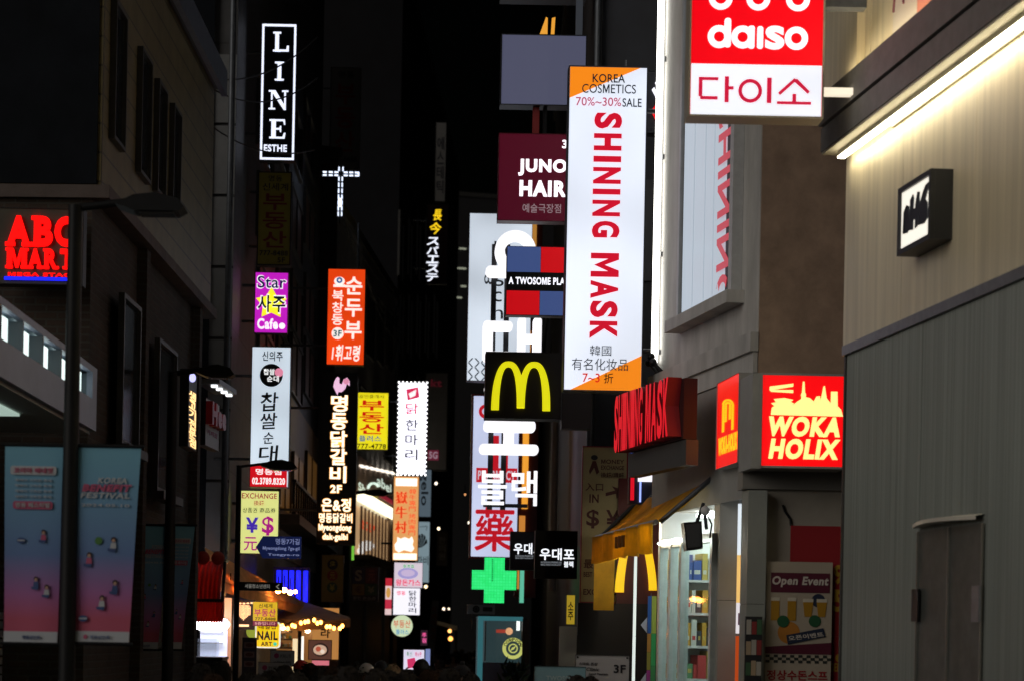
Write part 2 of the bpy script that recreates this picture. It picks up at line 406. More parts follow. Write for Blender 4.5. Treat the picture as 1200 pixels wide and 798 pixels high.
# --- grey panel building with the balconies
WL2 = Wall(265, 34.5, 366, 57)
def left_grey():
    t = building('grey_panel_building', 'tall grey panelled building carrying the stack of hanging signs, reddish balcony windows', WL2, 7, 22, GREYP)
    g = M('reddish_brown_panel', (.16, .075, .06), .6, 0, .3, 4)
    for y0, y1 in ((128, 195), (232, 298), (330, 392), (402, 466)):
        for a, b in ((300, 318), (322, 336), (339, 352), (355, 367)):
            window(t, a, y0 + (a - 335) * .25, b, y1 + (a - 335) * .12, glass=g if y0 > 200 else WINDK, w=.05, mull=1)
    # wood fronted floor with the warm windows and rail
    wd = M('warm_wood_panel', (.30, .17, .08), .55, 0, .25, 6, .2, (1, 1, .2))
    p = t.part('wood_front'); x0, z0, x1, z1 = t.R(318, 474, 371, 660); p.bx(x0, x1, -.05, -.003, z0, z1, wd); p.done()
    for a, b in ((322, 335), (338, 351), (354, 367)):
        x0, z0, x1, z1 = t.R(a, 535, b, 596)
        p = t.part('window'); p.bx(x0, x1, -.09, -.052, z0, z1, E('#5a3c18', .5)); o = p.done()
        f = t.part('frame', o); f.bx(x0 - .05, x0, -.13, -.055, z0, z1, WOODDK); f.bx(x1, x1 + .05, -.13, -.055, z0, z1, WOODDK); f.bx((x0 + x1) / 2 - .025, (x0 + x1) / 2 + .025, -.12, -.092, z0, z1, WOODDK); f.done()
    x0, z0, x1, z1 = t.R(316, 588, 371, 618)
    p = t.part('balcony_rail'); n = 22
    for i in range(n + 1):
        x = x0 + (x1 - x0) * i / n; p.bx(x - .025, x + .025, -.5, -.46, z0, z1 - .002, BLACK)
    p.bx(x0, x1, -.52, -.44, z1, z1 + .06, BLACK); p.bx(x0, x1, -.52, -.44, z0 - .05, z0 - .002, BLACK); p.done()
    p = t.part('balcony_slab'); p.bx(x0, x1, -.6, -.052, z0 - .25, z0 - .055, DKTRIM); p.done()
    # pale panels of the end wall that faces up the street
    a = M('pale_metal_panel', (.17, .175, .18), .5, .2, .12, 3)
    p = t.part('end_panel')
    W_ = Wall(232, 34.48, 265, 34.5)
    for i in range(9):
        z = 1.0 + i * 1.15
        q0 = t.loc((W_.A.x, W_.A.y - .04, z)); q1 = t.loc((W_.B.x, W_.B.y - .04, z + 1.1))
        d0 = t.loc((W_.A.x, W_.A.y - .01, z))
        vs = []
        for zz in (z, z + 1.1):
            for (x, y) in ((W_.A.x + .03, 34.44), (W_.B.x, 34.44), (W_.B.x, 34.47), (W_.A.x + .03, 34.47)): vs.append(t.loc((x, y, zz)))
        p.raw(vs, [(0, 1, 5, 4), (1, 2, 6, 5), (2, 3, 7, 6), (3, 0, 4, 7), (4, 5, 6, 7), (3, 2, 1, 0)], a)
    p.done()
    p = t.part('drainpipe'); q = t.loc((P(283, 500, 33).x, 33, 0)); p.tube((q.x, -.08, 0), (q.x, -.08, 21), .05, STEEL); p.done()
    return t
left_grey()
# --- off-white building with the grill house
WL3 = Wall(385, 58, 457, 74)
def left_white():
    t = building('off_white_building', 'off white building below the neon cross with narrow upper windows', WL3, 6, 13.6, WHITER)
    for a, y0, y1 in ((430, 348, 418), (441, 356, 425), (452, 364, 430)):
        window(t, a, y0, a + 7, y1, w=.06)
    for a, y0, y1 in ((420, 455, 500), (437, 462, 508), (450, 466, 540)):
        window(t, a, y0, a + 8, y1, w=.06)
    p = t.part('drainpipe'); x = t.L(461, 450)[0]; p.tube((x, -.1, 1), (x, -.1, 13.3), .07, STEEL)
    p.done()
    p = t.part('lower_front'); x0, z0, x1, z1 = t.R(395, 662, 464, 800); p.bx(x0, x1, -.05, -.003, 0, z1, M('grey_shutter', (.36, .35, .34), .5, .3, .15, 4)); p.done()
    for px in (399, 425, 447): p = t.part('column'); x = t.L(px, 700)[0]; p.bx(x - .14, x + .14, -.14, -.052, 0, z1, WHITER); p.done()
left_white()
WL4 = Wall(458, 76, 528, 112)
t4 = building('glass_block', 'dark tall glass block standing behind the off white building', WL4, 14, 26, M('black_stone', (.008, .008, .010), .6, var=.2, scale=1, spec=.1))
for i in range(5):
    for y0, y1 in ((255, 330), (345, 420), (440, 520)):
        a = 466 + i * 10; window(t4, a, y0, a + 7.5, y1, w=.05, mull=1)
WLX = Wall(364, 57.3, 386, 57.5)
t = building('narrow_dark_building', 'narrow unlit building squeezed between the grey panelled and off white ones', WLX, 8, 14.8, M('dark_render', (.04, .038, .038), .8, var=.2))
WL5 = Wall(376, 100, 466, 101)
t = building('far_tower', 'far unlit tower above the roofs, faint against the black sky', WL5, 14, 31, M('dim_render', (.012, .011, .011), .9, var=.2, spec=.04))
WEND = Wall(470, 135, 680, 138)
tE = building('street_end_building', 'dark building closing the far end of the street with lit stair edges', WEND, 15, 30, M('end_render', (.02, .02, .022), .7, var=.2))
p = tE.part('lit_stair')
for a, b, y in ((500, 504, 331), (506, 516, 336), (518, 530, 343), (527, 541, 349), (530, 536, 287), (538, 546, 292), (532, 546, 315), (540, 546, 336)):
    p.rect(a, y - .7, b, y + .7, .02, .08, ET('#c8ccb4', .55))
p.done()

# --- east side: wall with the black square sign
WR1 = Wall(988, 20.0, 1200, 15.6)
def right_near():
    far = WR1.A; u = WR1.u; L = 13.0
    t = Thing('cream_panel_building', 'cream metal panelled building lit by a long light strip, dark steel cladding below', 'building', (987, 745), 20)
    t.wall = WR1; t.o = WR1.A.copy(); t.n = 0; t.yaw = WR1.yaw; t.ux = u.copy(); t.e.location = t.o; t.e.rotation_euler = (0, 0, t.yaw)
    zB = t.L(1085, 374)[1]; zS = t.L(1085, 374 - 254)[1]
    zB = .5 * (t.L(988, 418)[1] + t.L(1200, 330)[1]); zS = .5 * (t.L(983, 198)[1] + t.L(1200, 33)[1])
    p = t.part('lower_cladding')
    x = 0; ws = [.88, .62, .62, .62, .78, .95, .9, .9, .9, .9, .9, .9, .9, .9, .9, .9, .9]
    for i, w in enumerate(ws):
        if x + w > L: break
        p.bx(x + .004, x + w - .004, -.012 - .002 * (i % 3), .3, 0, zB - .002, DKMET); x += w
    p.done()
    p = t.part('core'); p.bx(.05, L, .305, 6, 0, 9.6, DKTRIM); p.done()
    p = t.part('corner_trim'); p.bx(-.04, .003, -.03, .3, 0, zB, DKTRIM); p.done()
    p = t.part('drip_rail'); p.bx(-.05, L, -.05, .3, zB, zB + .09, ALU); p.done()
    p = t.part('cream_wall'); xs = [-.12, 1.55, 3.3, 5.1, 6.9, 8.7, 10.5, 12.9]
    for a, b in zip(xs, xs[1:]): p.bx(a + .004, b - .004, -.02, .3, zB + .094, zS + .12, CREAM)
    p.done()
    # canopy beam with the light strip underneath
    p = t.part('canopy_beam'); x0 = t.L(966, 190)[0]
    gr = M('dark_grey_beam', (.20, .195, .185), .7, 0, .15, 6)
    x0 = -.16
    for i, (za, zb, out) in enumerate(((.12, .34, .26), (.36, .50, .285), (.52, .66, .26))):
        p.bx(x0, L, -out, -.022, zS + za - .06, zS + zb - .06, gr)
    p.bx(x0 + .002, L, -.24, -.03, zS + .28, zS + .59, DKTRIM); p.done()
    p = t.part('strip_profile'); p.bx(x0 + .2, L, -.15, -.09, zS - .016, zS + .034, M('profile_white', (.5, .47, .4), .5)); p.done()
    p = t.part('light_strip'); p.bx(x0 + .2, L, -.152, -.088, zS - .034, zS - .0165, E('#fff3cf', STRIP)); p.done()
    p = t.part('soffit'); p.bx(x0 + .01, L, -.25, -.022, zS + .035, zS + .057, M('soffit_paint', (.5, .46, .36), .6)); p.done()
    p = t.part('cove_lamp'); p.bx(.2, L, -.20, -.17, zS + .602, zS + .62, E('#ffedc4', 30)); p.done()
    # upper storey, set a little out
    p = t.part('upper_wall'); zU = zS + .62; za = zS + 1.0
    p.bx(-.9, .55, -.02, .3, zS + .45, 9.6, CREAM); p.bx(.56, L, -.015, .3, zU, 9.6, CREAM)
    p.done()
    p = t.part('pilaster'); p.bx(-.16, .40, -.10, -.022, zU + .03, 9.6, CREAM); p.done()
    p = t.part('roof'); p.bx(-.95, L, -.12, 6, 9.605, 9.9, DKTRIM); p.done()
    # steel door with curved drip hood
    x0, z0, x1, z1 = t.R(1080, 618, 1155, 800)
    d = t.part('door'); d.bx(x0, x1, -.035, -.018, 0, z1, M('dark_door_steel', (.17, .18, .165), .5, .75, .2, 5)); d = d.done()
    q = t.part('frame', d)
    for x in (x0 - .02, (x0 + x1) / 2 - .012, x1): q.bx(x, x + .022, -.05, -.036, 0, z1, M('door_edge', (.20, .19, .17), .4, .4))
    q.done()
    q = t.part('handle', d); q.bx(x0 - .06, x0 + .10, -.07, -.052, z1 - .75, z1 - .48, BLACK); q.bx(x1 - .12, x1 + .04, -.07, -.052, z1 - .76, z1 - .48, ALU); q.done()
    q = t.part('hood', d)
    pts = [(x0 + (x1 - x0) * i / 12, .06 + .10 * math.sin(math.pi * i / 12)) for i in range(13)]
    vs = [(x, -.02, z1 + .02 + dz * .2) for x, dz in pts] + [(x, -.02 - dz * 1.2, z1 + .02 + dz * .1) for x, dz in pts] + [(x, -.02, z1 + .06 + dz * .2) for x, dz in pts] + [(x, -.02 - dz * 1.2, z1 + .05 + dz * .1) for x, dz in pts]
    fs = []
    for i in range(12): fs += [(i, i + 1, 14 + i, 13 + i), (26 + i, 39 + i, 40 + i, 27 + i), (13 + i, 14 + i, 40 + i, 39 + i)]
    q.raw(vs, fs, M('hood_bright', (.7, .66, .58), .35, .3)); q.done()
    # pale poster panel set in the upper storey
    x0, z0, x1, z1 = t.R(1049, -60, 1200, 90)
    t2 = Thing('wall_poster', 'large pale poster with pink and lilac shapes above the dark canopy beam', 'poster', (1049, 90), wall=WR1, n=.02)
    q0 = t2.o
    p = t2.part('panel'); p.bx(0, 4.6, -.03, -.004, -.45, 2.6, M('poster_cream', (.62, .58, .50), .5)); p.done()
    p = t2.part('print'); pk = M('poster_pink', (.62, .42, .42), .5); li = M('poster_lilac', (.38, .33, .50), .5); co = M('poster_coral', (.62, .24, .17), .5); dk = M('poster_plum', (.20, .06, .08), .5)
    p.prism([(.02, 2.55), (.02, .95), (.16, 1.25), (.30, .95), (.42, 1.2), (.5, 1.9), (.46, 2.55)], .031, .034, pk)
    p.prism([(0, -.05), (1.3, .02), (3.2, .05), (4.6, .1), (4.6, .5), (3, .36), (1.2, .3), (0, .22)], .031, .034, li)
    p.prism([(.66, .3), (.68, 1.1), (.78, 1.6), (.86, 1.1), (1.02, .72), (1.0, .3)], .035, .038, co)
    for pts in ([(.03, .55), (.12, 1.0), (.16, 1.1), (.24, .9), (.3, .55)], [(.66, 1.2), (.8, 1.7), (.84, 2.4), (.7, 2.4)], [(1.25, 1.15), (1.3, 1.6), (1.42, 2.4), (1.2, 2.4)]):
        p.path([(x, -.036, z) for x, z in pts], .012, dk, 6)
    p.path([(.80, -.036, 1.7), (.90, -.036, 1.1), (1.0, -.036, .8), (1.1, -.036, .75), (1.2, -.036, 1.0), (1.26, -.036, 1.5)], .014, dk, 6)
    p.done()
    return t
STRIP = 19
def brushed(m, u):
    n = m.node_tree.nodes; l = m.node_tree.links; b = n['Principled BSDF']; c = n.new('ShaderNodeCombineXYZ')
    for i in range(3): c.inputs[i].default_value = u[i]
    b.inputs['Anisotropic'].default_value = .88; l.new(c.outputs[0], b.inputs['Tangent'])
def ribbed(m, pitch, strength):
    n = m.node_tree.nodes; l = m.node_tree.links; b = n['Principled BSDF']; tc = n.new('ShaderNodeTexCoord'); w = n.new('ShaderNodeTexWave'); bp = n.new('ShaderNodeBump')
    w.wave_type = 'BANDS'; w.bands_direction = 'X'; w.inputs['Scale'].default_value = .314 / pitch; w.inputs['Distortion'].default_value = .4; w.inputs['Detail'].default_value = 0
    l.new(tc.outputs['Object'], w.inputs['Vector']); l.new(w.outputs['Fac'], bp.inputs['Height']); bp.inputs['Strength'].default_value = strength; bp.inputs['Distance'].default_value = .004
    if b.inputs['Normal'].links: l.new(b.inputs['Normal'].links[0].from_socket, bp.inputs['Normal'])
    l.new(bp.outputs[0], b.inputs['Normal'])
brushed(DKMET, WR1.u); ribbed(DKMET, .05, .22)
tA = right_near()

# --- east side: grey corner building with the brown end wall
WB = Wall(764, 26.4, 881, 22.5)
ZB0 = P(860, 577, 22.6).z
def right_corner():
    t = Thing('grey_corner_building', 'weathered grey corner building with brown end wall, white light tube and blind covered window', 'building', (770, 745), 26.4)
    t.wall = WB; t.o = WB.A.copy(); t.n = 0; t.yaw = WB.yaw; t.ux = WB.u.copy(); t.e.location = t.o; t.e.rotation_euler = (0, 0, t.yaw)
    L = WB.len; zl = t.L(800, 428)[1]
    # footprint: street face, then the end wall parallel to the picture
    a = t.loc((WB.A.x, WB.A.y, 0)); b = t.loc((WB.B.x, WB.B.y, 0)); c = t.loc((WB.B.x + 6, WB.B.y + .1, 0)); d = t.loc((WB.A.x + 6, WB.A.y + .5, 0))
    def block(p, z0, z1, m, o=0):
        pts = [a, b, c, d]; vs = [(q.x, q.y, z) for z in (z0, z1) for q in pts]
        p.raw(vs, [(0, 1, 5, 4), (1, 2, 6, 5), (2, 3, 7, 6), (3, 0, 4, 7), (4, 5, 6, 7), (3, 2, 1, 0)], m)
    p = t.part('street_wall'); block(p, ZB0, 14, CONC); p.done()
    p = t.part('end_wall')
    e0 = t.loc((WB.B.x + .01, WB.B.y - .03, 0)); e1 = t.loc((WB.B.x + 6, WB.B.y - .03, 0)); e2 = t.loc((WB.B.x + 6, WB.B.y - .003, 0)); e3 = t.loc((WB.B.x + .01, WB.B.y - .003, 0))
    vs = [(q.x, q.y, z) for z in (ZB0 + .9, 14) for q in (e0, e1, e2, e3)]
    p.raw(vs, [(0, 1, 5, 4), (1, 2, 6, 5), (2, 3, 7, 6), (3, 0, 4, 7), (4, 5, 6, 7), (3, 2, 1, 0)], BROWN); p.done()
    p = t.part('roof'); block(p, 14.01, 14.3, DKTRIM); p.done()
    # ledge under the windows
    p = t.part('ledge'); p.bx(-.1, L + .04, -.09, -.003, zl - .20, zl, CONC); p.bx(-.1, L + .02, -.05, -.003, zl - .42, zl - .203, CONC); p.done()
    # window bay
    x0, z0, x1, z1 = t.R(806, 140, 867, 356)
    z1 = z0 + 4.2
    w = t.part('window'); w.bx(x0, x1, -.06, -.004, z0, z1, WINDK)
    w = w.done()
    f = t.part('frame', w); wf = M('window_frame_grey', (.48, .49, .5), .5, 0, .1, 8)
    f.bx(x0 - .07, x0, -.10, -.003, z0 - .02, z1, wf); f.bx(x1, x1 + .12, -.12, -.003, z0 - .02, z1, wf); f.bx(x0, x1, -.10, -.003, z1, z1 + .1, wf); f.done()
    f = t.part('sill', w); f.bx(x0 - .2, x1 + .22, -.2, -.003, z0 - .16, z0 - .023, CONC); f.done()
    s = t.part('blind', w)
    W_ = x1 - x0; eds = [.03, .25, .47, .64, .90]
    for a_, b_ in zip(eds, eds[1:]): s.bx(x0 + a_ * W_ + .016, x0 + b_ * W_ - .016, -.075, -.064, z0 + .02, z1, E('#aebcc8', .72))
    s.bx(x0 + .9 * W_, x1 - .02, -.09, -.064, z0, z1, BLACK); s.done()
    s = t.part('lettering', w)                              # window lettering seen from its back, so mirrored
    vs, fs = text_mesh('SHINING MASK', .045)
    xa, xb = min(v[0] for v in vs), max(v[0] for v in vs); ya, yb = min(v[1] for v in vs), max(v[1] for v in vs)
    X0, X1 = t.L(850, 250)[0], t.L(865, 250)[0]; H = 3.9; ZT = t.L(855, 128)[1]
    s.raw([(X1 - (y - ya) / (yb - ya) * (X1 - X0), -.092 - (.003 if z > 0 else 0), ZT - (x - xa) / (xb - xa) * H) for x, y, z in vs if True], [f for f in fs if all(ZT - (vs[q][0] - xa) / (xb - xa) * H > z0 + .02 for q in f)], ET('#b02434', .85))
    s.done()
    # vertical tube on the far corner
    tz = t.L(776, 424)[1]
    p = t.part('light_tube'); p.bx(.11, .17, -.11, -.04, tz, 13, E('#fffdf4', TUBE)); p.done()
    p = t.part('tube_holder'); [p.bx(.12, .16, -.029, -.003, tz + .1 + i * 1.2, tz + .16 + i * 1.2, ALU) for i in range(5)]; p.done()
    p = t.part('lower_wall')                                # band over the shop front
    p.bx(-.02, L + .005, -.03, -.003, ZB0 - .05, zl - .425, M('grey_fascia', (.34, .34, .33), .6, .1, .1, 3)); p.done()
    # spotlights on the ledge end
    s = t.part('spotlight'); 
    for dx, dz in ((.25, .12), (.36, .18), (.46, .1)):
        s.tube((dx, -.06, zl), (dx - .05, -.14, zl + dz), .02, BLACK); s.ball((dx - .06, -.16, zl + dz + .02), .05, BLACK)
    s.done()
    s = t.part('cable'); s.path([(.02, -.02, zl - .1), (.0, -.10, zl - .4), (.02, -.10, zl - .8)], .012, BLACK, 6); s.done()
    return t
TUBE = 4.5
right_corner()

# --- east side beyond: navy building with the burger shop
WR3 = Wall(692, 30.0, 800, 29.8)
tC = building('navy_building', 'tall dark navy building behind the red lettered white banner sign', WR3, 9, 18, NAVY, back=6)
p = tC.part('upper_panel'); p.rect(716, 212, 800, 330, .004, .05, M('slate_panel', (.07, .073, .085), .6, 0, .2, 2)); p.done()
p = tC.part('drainpipe'); x = tC.L(690, 500)[0]; p.tube((x + .03, -.09, 2), (x + .03, -.09, 17), .05, STEEL); p.done()

WR4 = Wall(640, 62, 690, 31)
tD = building('sign_covered_building', 'dark narrow building with several projecting signs along its street side', WR4, 9, 17, M('black_brown_wall', (.03, .026, .026), .6, 0, .3, 1.2))
p = tD.part('downpipe'); x = tD.L(656, 540)[0]; p.tube((x, -.12, tD.L(656, 690)[1]), (x, -.12, tD.L(656, 470)[1]), .085, M('pale_pipe', (.6, .63, .66), .5)); p.done()
WR5 = Wall(622, 120, 641, 64)
building('far_shop_row', 'far dark shop row beyond the pharmacy cross', WR5, 12, 13, M('far_wall', (.022, .021, .024), .9, 0, .2, 1, spec=.05))
# ------------------------------------------------------------------ lettering helpers
def unit_polys(ch):
    """heavy slab letters as unit outlines (lists of boxes and quads)"""
    q = {
     'L': [[(0,0),(.5,0),(.5,.09),(0,.09)], [(.13,0),(.37,0),(.37,1),(.13,1)], [(0,.91),(.5,.91),(.5,1),(0,1)], [(.37,0),(1,0),(1,.3),(.88,.3),(.84,.1),(.37,.1)]],
     'I': [[(.12,0),(.88,0),(.88,.09),(.12,.09)], [(.34,0),(.66,0),(.66,1),(.34,1)], [(.12,.91),(.88,.91),(.88,1),(.12,1)]],
     'N': [[(0,0),(.34,0),(.34,.08),(0,.08)], [(.12,.08),(.2,.08),(.2,1),(.12,1)], [(0,.92),(.3,.92),(.3,1),(0,1)], [(.1,1),(.34,1),(.88,.12),(.88,-.02),(.78,-.02)], [(.79,0),(.88,0),(.88,.93),(.79,.93)], [(.68,.92),(1,.92),(1,1),(.68,1)]],
     'E': [[(0,0),(.95,0),(1,.3),(.9,.3),(.82,.09),(0,.09)], [(.12,.09),(.4,.09),(.4,.91),(.12,.91)], [(0,.91),(.84,.91),(.9,.72),(.98,.72),(.95,1),(0,1)], [(.4,.46),(.62,.46),(.66,.34),(.73,.34),(.73,.66),(.66,.66),(.62,.55),(.4,.55)]],
    }
    return q[ch]
def serif(p, ch, x0, y0, x1, y1, mat, n0, n1):
    for i, q in enumerate(unit_polys(ch)):
        p.poly([(x0 + u * (x1 - x0), y1 - v * (y1 - y0)) for u, v in q], n0, n1 + .0004 * i, mat)
def panel(p, box, mat, n=.004, th=.003): p.rect(*box, n, n + th, mat)

GL = 'lit signs hung along the west side of the street'
# 1 tall black sign with white outline
t = sign('hanging_sign', 'tall black sign with white outline and stacked white serif letters, topmost in its column', (306, 29, 346, 188), 36, M('sign_black', '#050609', .4), rim=.6, arm=-.9)
p = t.part('border'); wl = E('#e6ecff', 1.25); p.frame(308.5, 31.5, 343.5, 185.5, 2.4 * t.k, .001, .02, wl); p.done()
p = t.part('lettering')
for ch, b in (('L', (319, 38, 337.5, 61)), ('I', (320, 73, 334, 95)), ('N', (315, 106.5, 338, 129)), ('E', (316.5, 140.5, 335.5, 163))): serif(p, ch, *b, wl, .004, .016)
p.text('ESTHE', 310.5, 170, 337.5, 178.5, wl, .004, .05); p.done()
# 2 unlit yellow sign
YB = M('unlit_yellow_panel', (.36, .29, .04), .5, 0, .12, 4); DR = M('dull_red_ink', (.22, .03, .03), .6); DK = M('dark_ink', (.02, .02, .03), .6)
t = sign('hanging_sign', 'unlit dull yellow sign with dark red lettering, below the black outlined one', (303, 203, 340, 310), 37, YB, arm=-.9)
p = t.part('lettering'); p.text('명동', 314, 206, 330, 213, DK, .004, .02); p.text('신세계', 307, 215, 337, 224, DK, .004, .03)
p.vtext('부동산', 308, 226, 336, 292, DR, .004, .05); p.text('777-8488', 305, 294, 338, 300, DK, .004, .03); p.text('5F', 326, 302, 335, 308, DK, .004, .03); p.done()
# 3 magenta
t = sign('hanging_sign', 'small magenta lightbox with a yellow star and dark lettering', (299, 320, 337, 390), 36, E('#c31fc0', .95), arm=-.8, rim=.5)
p = t.part('star'); pts = [(318 + r * math.cos(R(90 + 36 * i)), 356 - r * 1.02 * math.sin(R(90 + 36 * i))) for i, r in enumerate([19, 10.5] * 5)]
p.poly(pts, .004, .006, ET('#f4ee2e', 1.05)); p.done()
p = t.part('lettering'); wh = ET('#ffffff', 1.0); nv = ET('#141a4e', .8)
p.text('Star', 300.5, 323, 336, 339, wh, .004, .07); p.text('Star', 301.5, 324, 335, 338, nv, .010, .02)
p.text('사주', 300.5, 345, 336, 368, wh, .010, .10); p.text('사주', 302, 346.5, 334.5, 366.5, ET('#0c1c2c', .6), .016, .06)
p.text('Cafe', 302, 373.5, 326, 386, wh, .004, .05)
p.disc(331, 382, 3.6, .004, .007, wh); p.done()
# 4 white sausage soup sign
t = sign('hanging_sign', 'long white lightbox with black brush lettering, dark round emblem and red bottom panel', (294.5, 407, 339, 570), 34, blotch(E('#c9d6e2', .98), .1, .9), arm=-.6, rim=.6, depth=.3)
p = t.part('red_panel'); p.rect(294.5, 545, 337.5, 570, .004, .012, E('#c8101c', 1)); p.done()
bk = M('ink_black', (.006, .006, .008), .5); pk = ET('#e68aa6', .9)
p = t.part('emblem'); p.disc(317, 439.5, 13.5, .004, .008, bk); p.disc(326, 436, 5, .009, .012, pk); p.text('찹쌀', 308, 432, 321, 439, wh, .010, .05); p.text('순대', 312, 440, 326, 447, wh, .010, .05); p.done()
p = t.part('lettering'); p.text('신의주', 306, 411.5, 330, 423, bk, .004, .05)
for ch, b in (('찹', (305, 459, 326, 482)), ('쌀', (305, 483, 325, 503)), ('순', (309, 506, 321, 520)), ('대', (304, 521, 327, 540))): p.text(ch, *b, bk, .004, .035, rot=4, shear=.12)
p.text('명동점', 301, 549, 331, 556, wh, .014, .05); p.text('02.3789.8320', 297, 559.5, 335.5, 567.5, wh, .014, .05); p.done()
# 5 exchange
t = sign('hanging_sign', 'pale yellow lightbox with purple and magenta currency symbols', (281, 575, 326, 648), 35, E('#dfe38a', .95), rim=.5, arm=-.5)
p = t.part('lettering'); rd = ET('#9c2038', .8); pu = ET('#4a2fb4', .8); mg = ET('#b51f8a', .8)
p.text('EXCHANGE', 283, 577.5, 324, 584, rd, .004, .03); p.text('換錢', 297, 586, 309, 592, rd, .004, .02)
p.text('상품권 商品券', 284, 594.5, 323, 600.5, ET('#2c3524', .6), .004, .02)
p.text('¥', 288, 606, 303, 624, pu, .004, .05); p.text('$', 307, 604.5, 321, 627, mg, .004, .04); p.text('元', 286, 629, 302, 645, mg, .004, .04); p.text('€', 308, 629, 320, 645, pu, .004, .04); p.done()
# 6 orange red tofu stew
t = sign('hanging_sign', 'orange red lightbox with white lettering in two columns', (384, 316, 427, 427), 44, blotch(E('#e2400f', 1.0), .1, .8), arm=-1.0, rim=.5)
p = t.part('lettering'); wh1 = ET('#fff2ea', 1.05)
p.vtext('순두부', 404, 322, 424, 400, wh1, .004, .06, .2); p.vtext('북창동', 389, 340, 402, 382, wh1, .004, .04, .1)
p.disc(396, 391, 7, .004, .006, wh1); p.text('3F', 391, 387, 401, 395, ET('#1b6a78', .6), .008, .05); p.text('1휘고령', 389.5, 404, 423, 423, wh1, .004, .06, shear=.15); p.done()
p = t.part('emblem'); bl = ET('#3a6aa8', .8); p.disc(397, 330, 6.2, .004, .006, wh1, ry=5); p.ring(397, 329, 1.4, 3.6, .008, .010, bl, 16); p.rect(390, 334, 404, 337, .008, .010, wh1); p.done()
# 7 black dak galbi
t = sign('hanging_sign', 'tall black sign with glowing cream letters and a small pink rooster at its top', (373, 437, 417, 637), 42, M('sign_black', '#050609', .4), rim=.6, depth=.5, arm=-.8)
p = t.part('rooster_emblem'); rb = [(390, 447), (392, 443), (394, 441), (396, 443), (396, 449), (399, 450), (401, 444), (405, 442), (408, 446), (408, 452), (405, 449), (403, 455), (399, 459), (395, 459), (394, 463), (392, 459), (389, 453)]
p.poly(rb, .004, .012, ET('#e8b8d8', 1.1)); p.disc(404, 446.5, 3.4, .014, .018, ET('#d88aa8', 1.0)); p.done()
yl = ET('#ffb04a', 1.2); cr = E('#fff6dc', 1.5)
p = t.part('lettering')
for mt, bo, n in ((yl, .11, .004), (cr, .055, .010)):
    g = .6 if mt is yl else 0
    p.vtext('명동닭갈비', 387 - g, 462, 406 + g, 566, mt, n, bo, .06)
    p.text('2F', 388 - g, 568 - g, 401 + g, 577 + g, mt, n, bo * .8); p.text('은&정', 378 - g, 583.5 - g, 412 + g, 599 + g, mt, n, bo)
    p.text('명동닭갈비', 375.5 - g, 601 - g, 414 + g, 612 + g, mt, n, bo * .9)
    p.text('Myeongdong', 375 - g, 614 - g, 413 + g, 623.5 + g, mt, n, bo * .7); p.text('dak-galbi', 380 - g, 625 - g, 409 + g, 634 + g, mt, n, bo * .7)
p.done()
# 8 yellow real estate
t = sign('hanging_sign', 'bright yellow lightbox with stacked red lettering beside the tall black sign', (417.5, 460, 454.5, 526), 50, E('#efe01c', 1.0), rim=.5, arm=-.5)
p = t.part('lettering'); rr = ET('#cf1a10', .9); bb = ET('#2468a8', .8); dd = ET('#2c2f10', .5)
p.text('공인중개사', 420, 462, 450, 466.5, dd, .004, .02); p.vtext('부동산', 421, 468, 450, 509, rr, .004, .06, .12)
p.text('플러스', 421, 510, 447, 517, bb, .004, .05); p.text('777-4778', 419, 519.5, 453, 525.5, dd, .004, .04); p.done()
# 9 white sign framed with small lamps
t = sign('hanging_sign', 'dazzling white sign edged with small round lamps, slim dark lettering', (467, 449, 499, 555), 55, E('#f2f0ff', 1.9), rim=.3, arm=-.4)
p = t.part('emblem'); pr = ET('#e0315e', .9); p.poly([(475, 456), (489, 453), (491, 465), (477, 469)], .004, .006, pr); p.poly([(478, 461), (487, 456), (486, 463), (480, 466)], .008, .010, wh); p.done()
p = t.part('lettering'); dk = ET('#3a4152', .35); p.text('닭', 475, 472, 490, 485, pr, .004, .04); p.vtext('한마리', 475, 489, 490, 541, dk, .004, .045, .25); p.done()
p = t.part('edge_lamp_trim'); lw = E('#ffffff', 3)
def bulbrow(x0, y0, x1, y1, n):
    for i in range(n):
        x, z = t.L(x0 + (x1 - x0) * i / (n - 1), y0 + (y1 - y0) * i / (n - 1)); p.ball((x, -.04, z), .026, lw, nu=6, nv=4)
bulbrow(466.5, 448, 499.5, 448, 8); bulbrow(466.5, 556, 499.5, 556, 8); bulbrow(466.5, 453, 466.5, 551, 20); bulbrow(499.5, 453, 499.5, 551, 20); p.done()
# 10 orange cream vertical sign with red calligraphy
t = sign('hanging_sign', 'amber lightbox with red vertical characters and a white cow figure, under the lamp edged sign', (461, 558, 490, 656), 52, E('#e0a060', 1.0), rim=.8, arm=-.3, case=M('amber_frame', (.5, .36, .2), .5))
p = t.part('lettering'); rr2 = ET('#e23a14', 1.0); [p.vtext('嶽牛村', 463 + dx, 574, 476 + dx, 626, rr2, .004 + .001 * i_, .0, .2) for i_, dx in enumerate((0, .5, 1.0))]; p.vtext('韓牛專門', 479, 572, 487, 599, rr2, .004, .0); p.vtext('烤肉專門', 479, 601, 487, 627, rr2, .004, .0); p.done()
p = t.part('white_band'); p.rect(463, 560, 488, 569, .004, .006, E('#fff6e4', 1.5)); p.rect(462, 648, 489, 655.5, .004, .006, E('#fff3d8', 1.5)); p.done()
p = t.part('cow_figure'); p.poly([(464, 644), (463, 638), (466, 634), (466, 629), (470, 631), (475, 629), (480, 631), (483, 628), (485, 633), (484, 638), (486, 642), (483, 646), (474, 644), (468, 647)], .004, .008, E('#fffaf0', 1.3)); p.done()
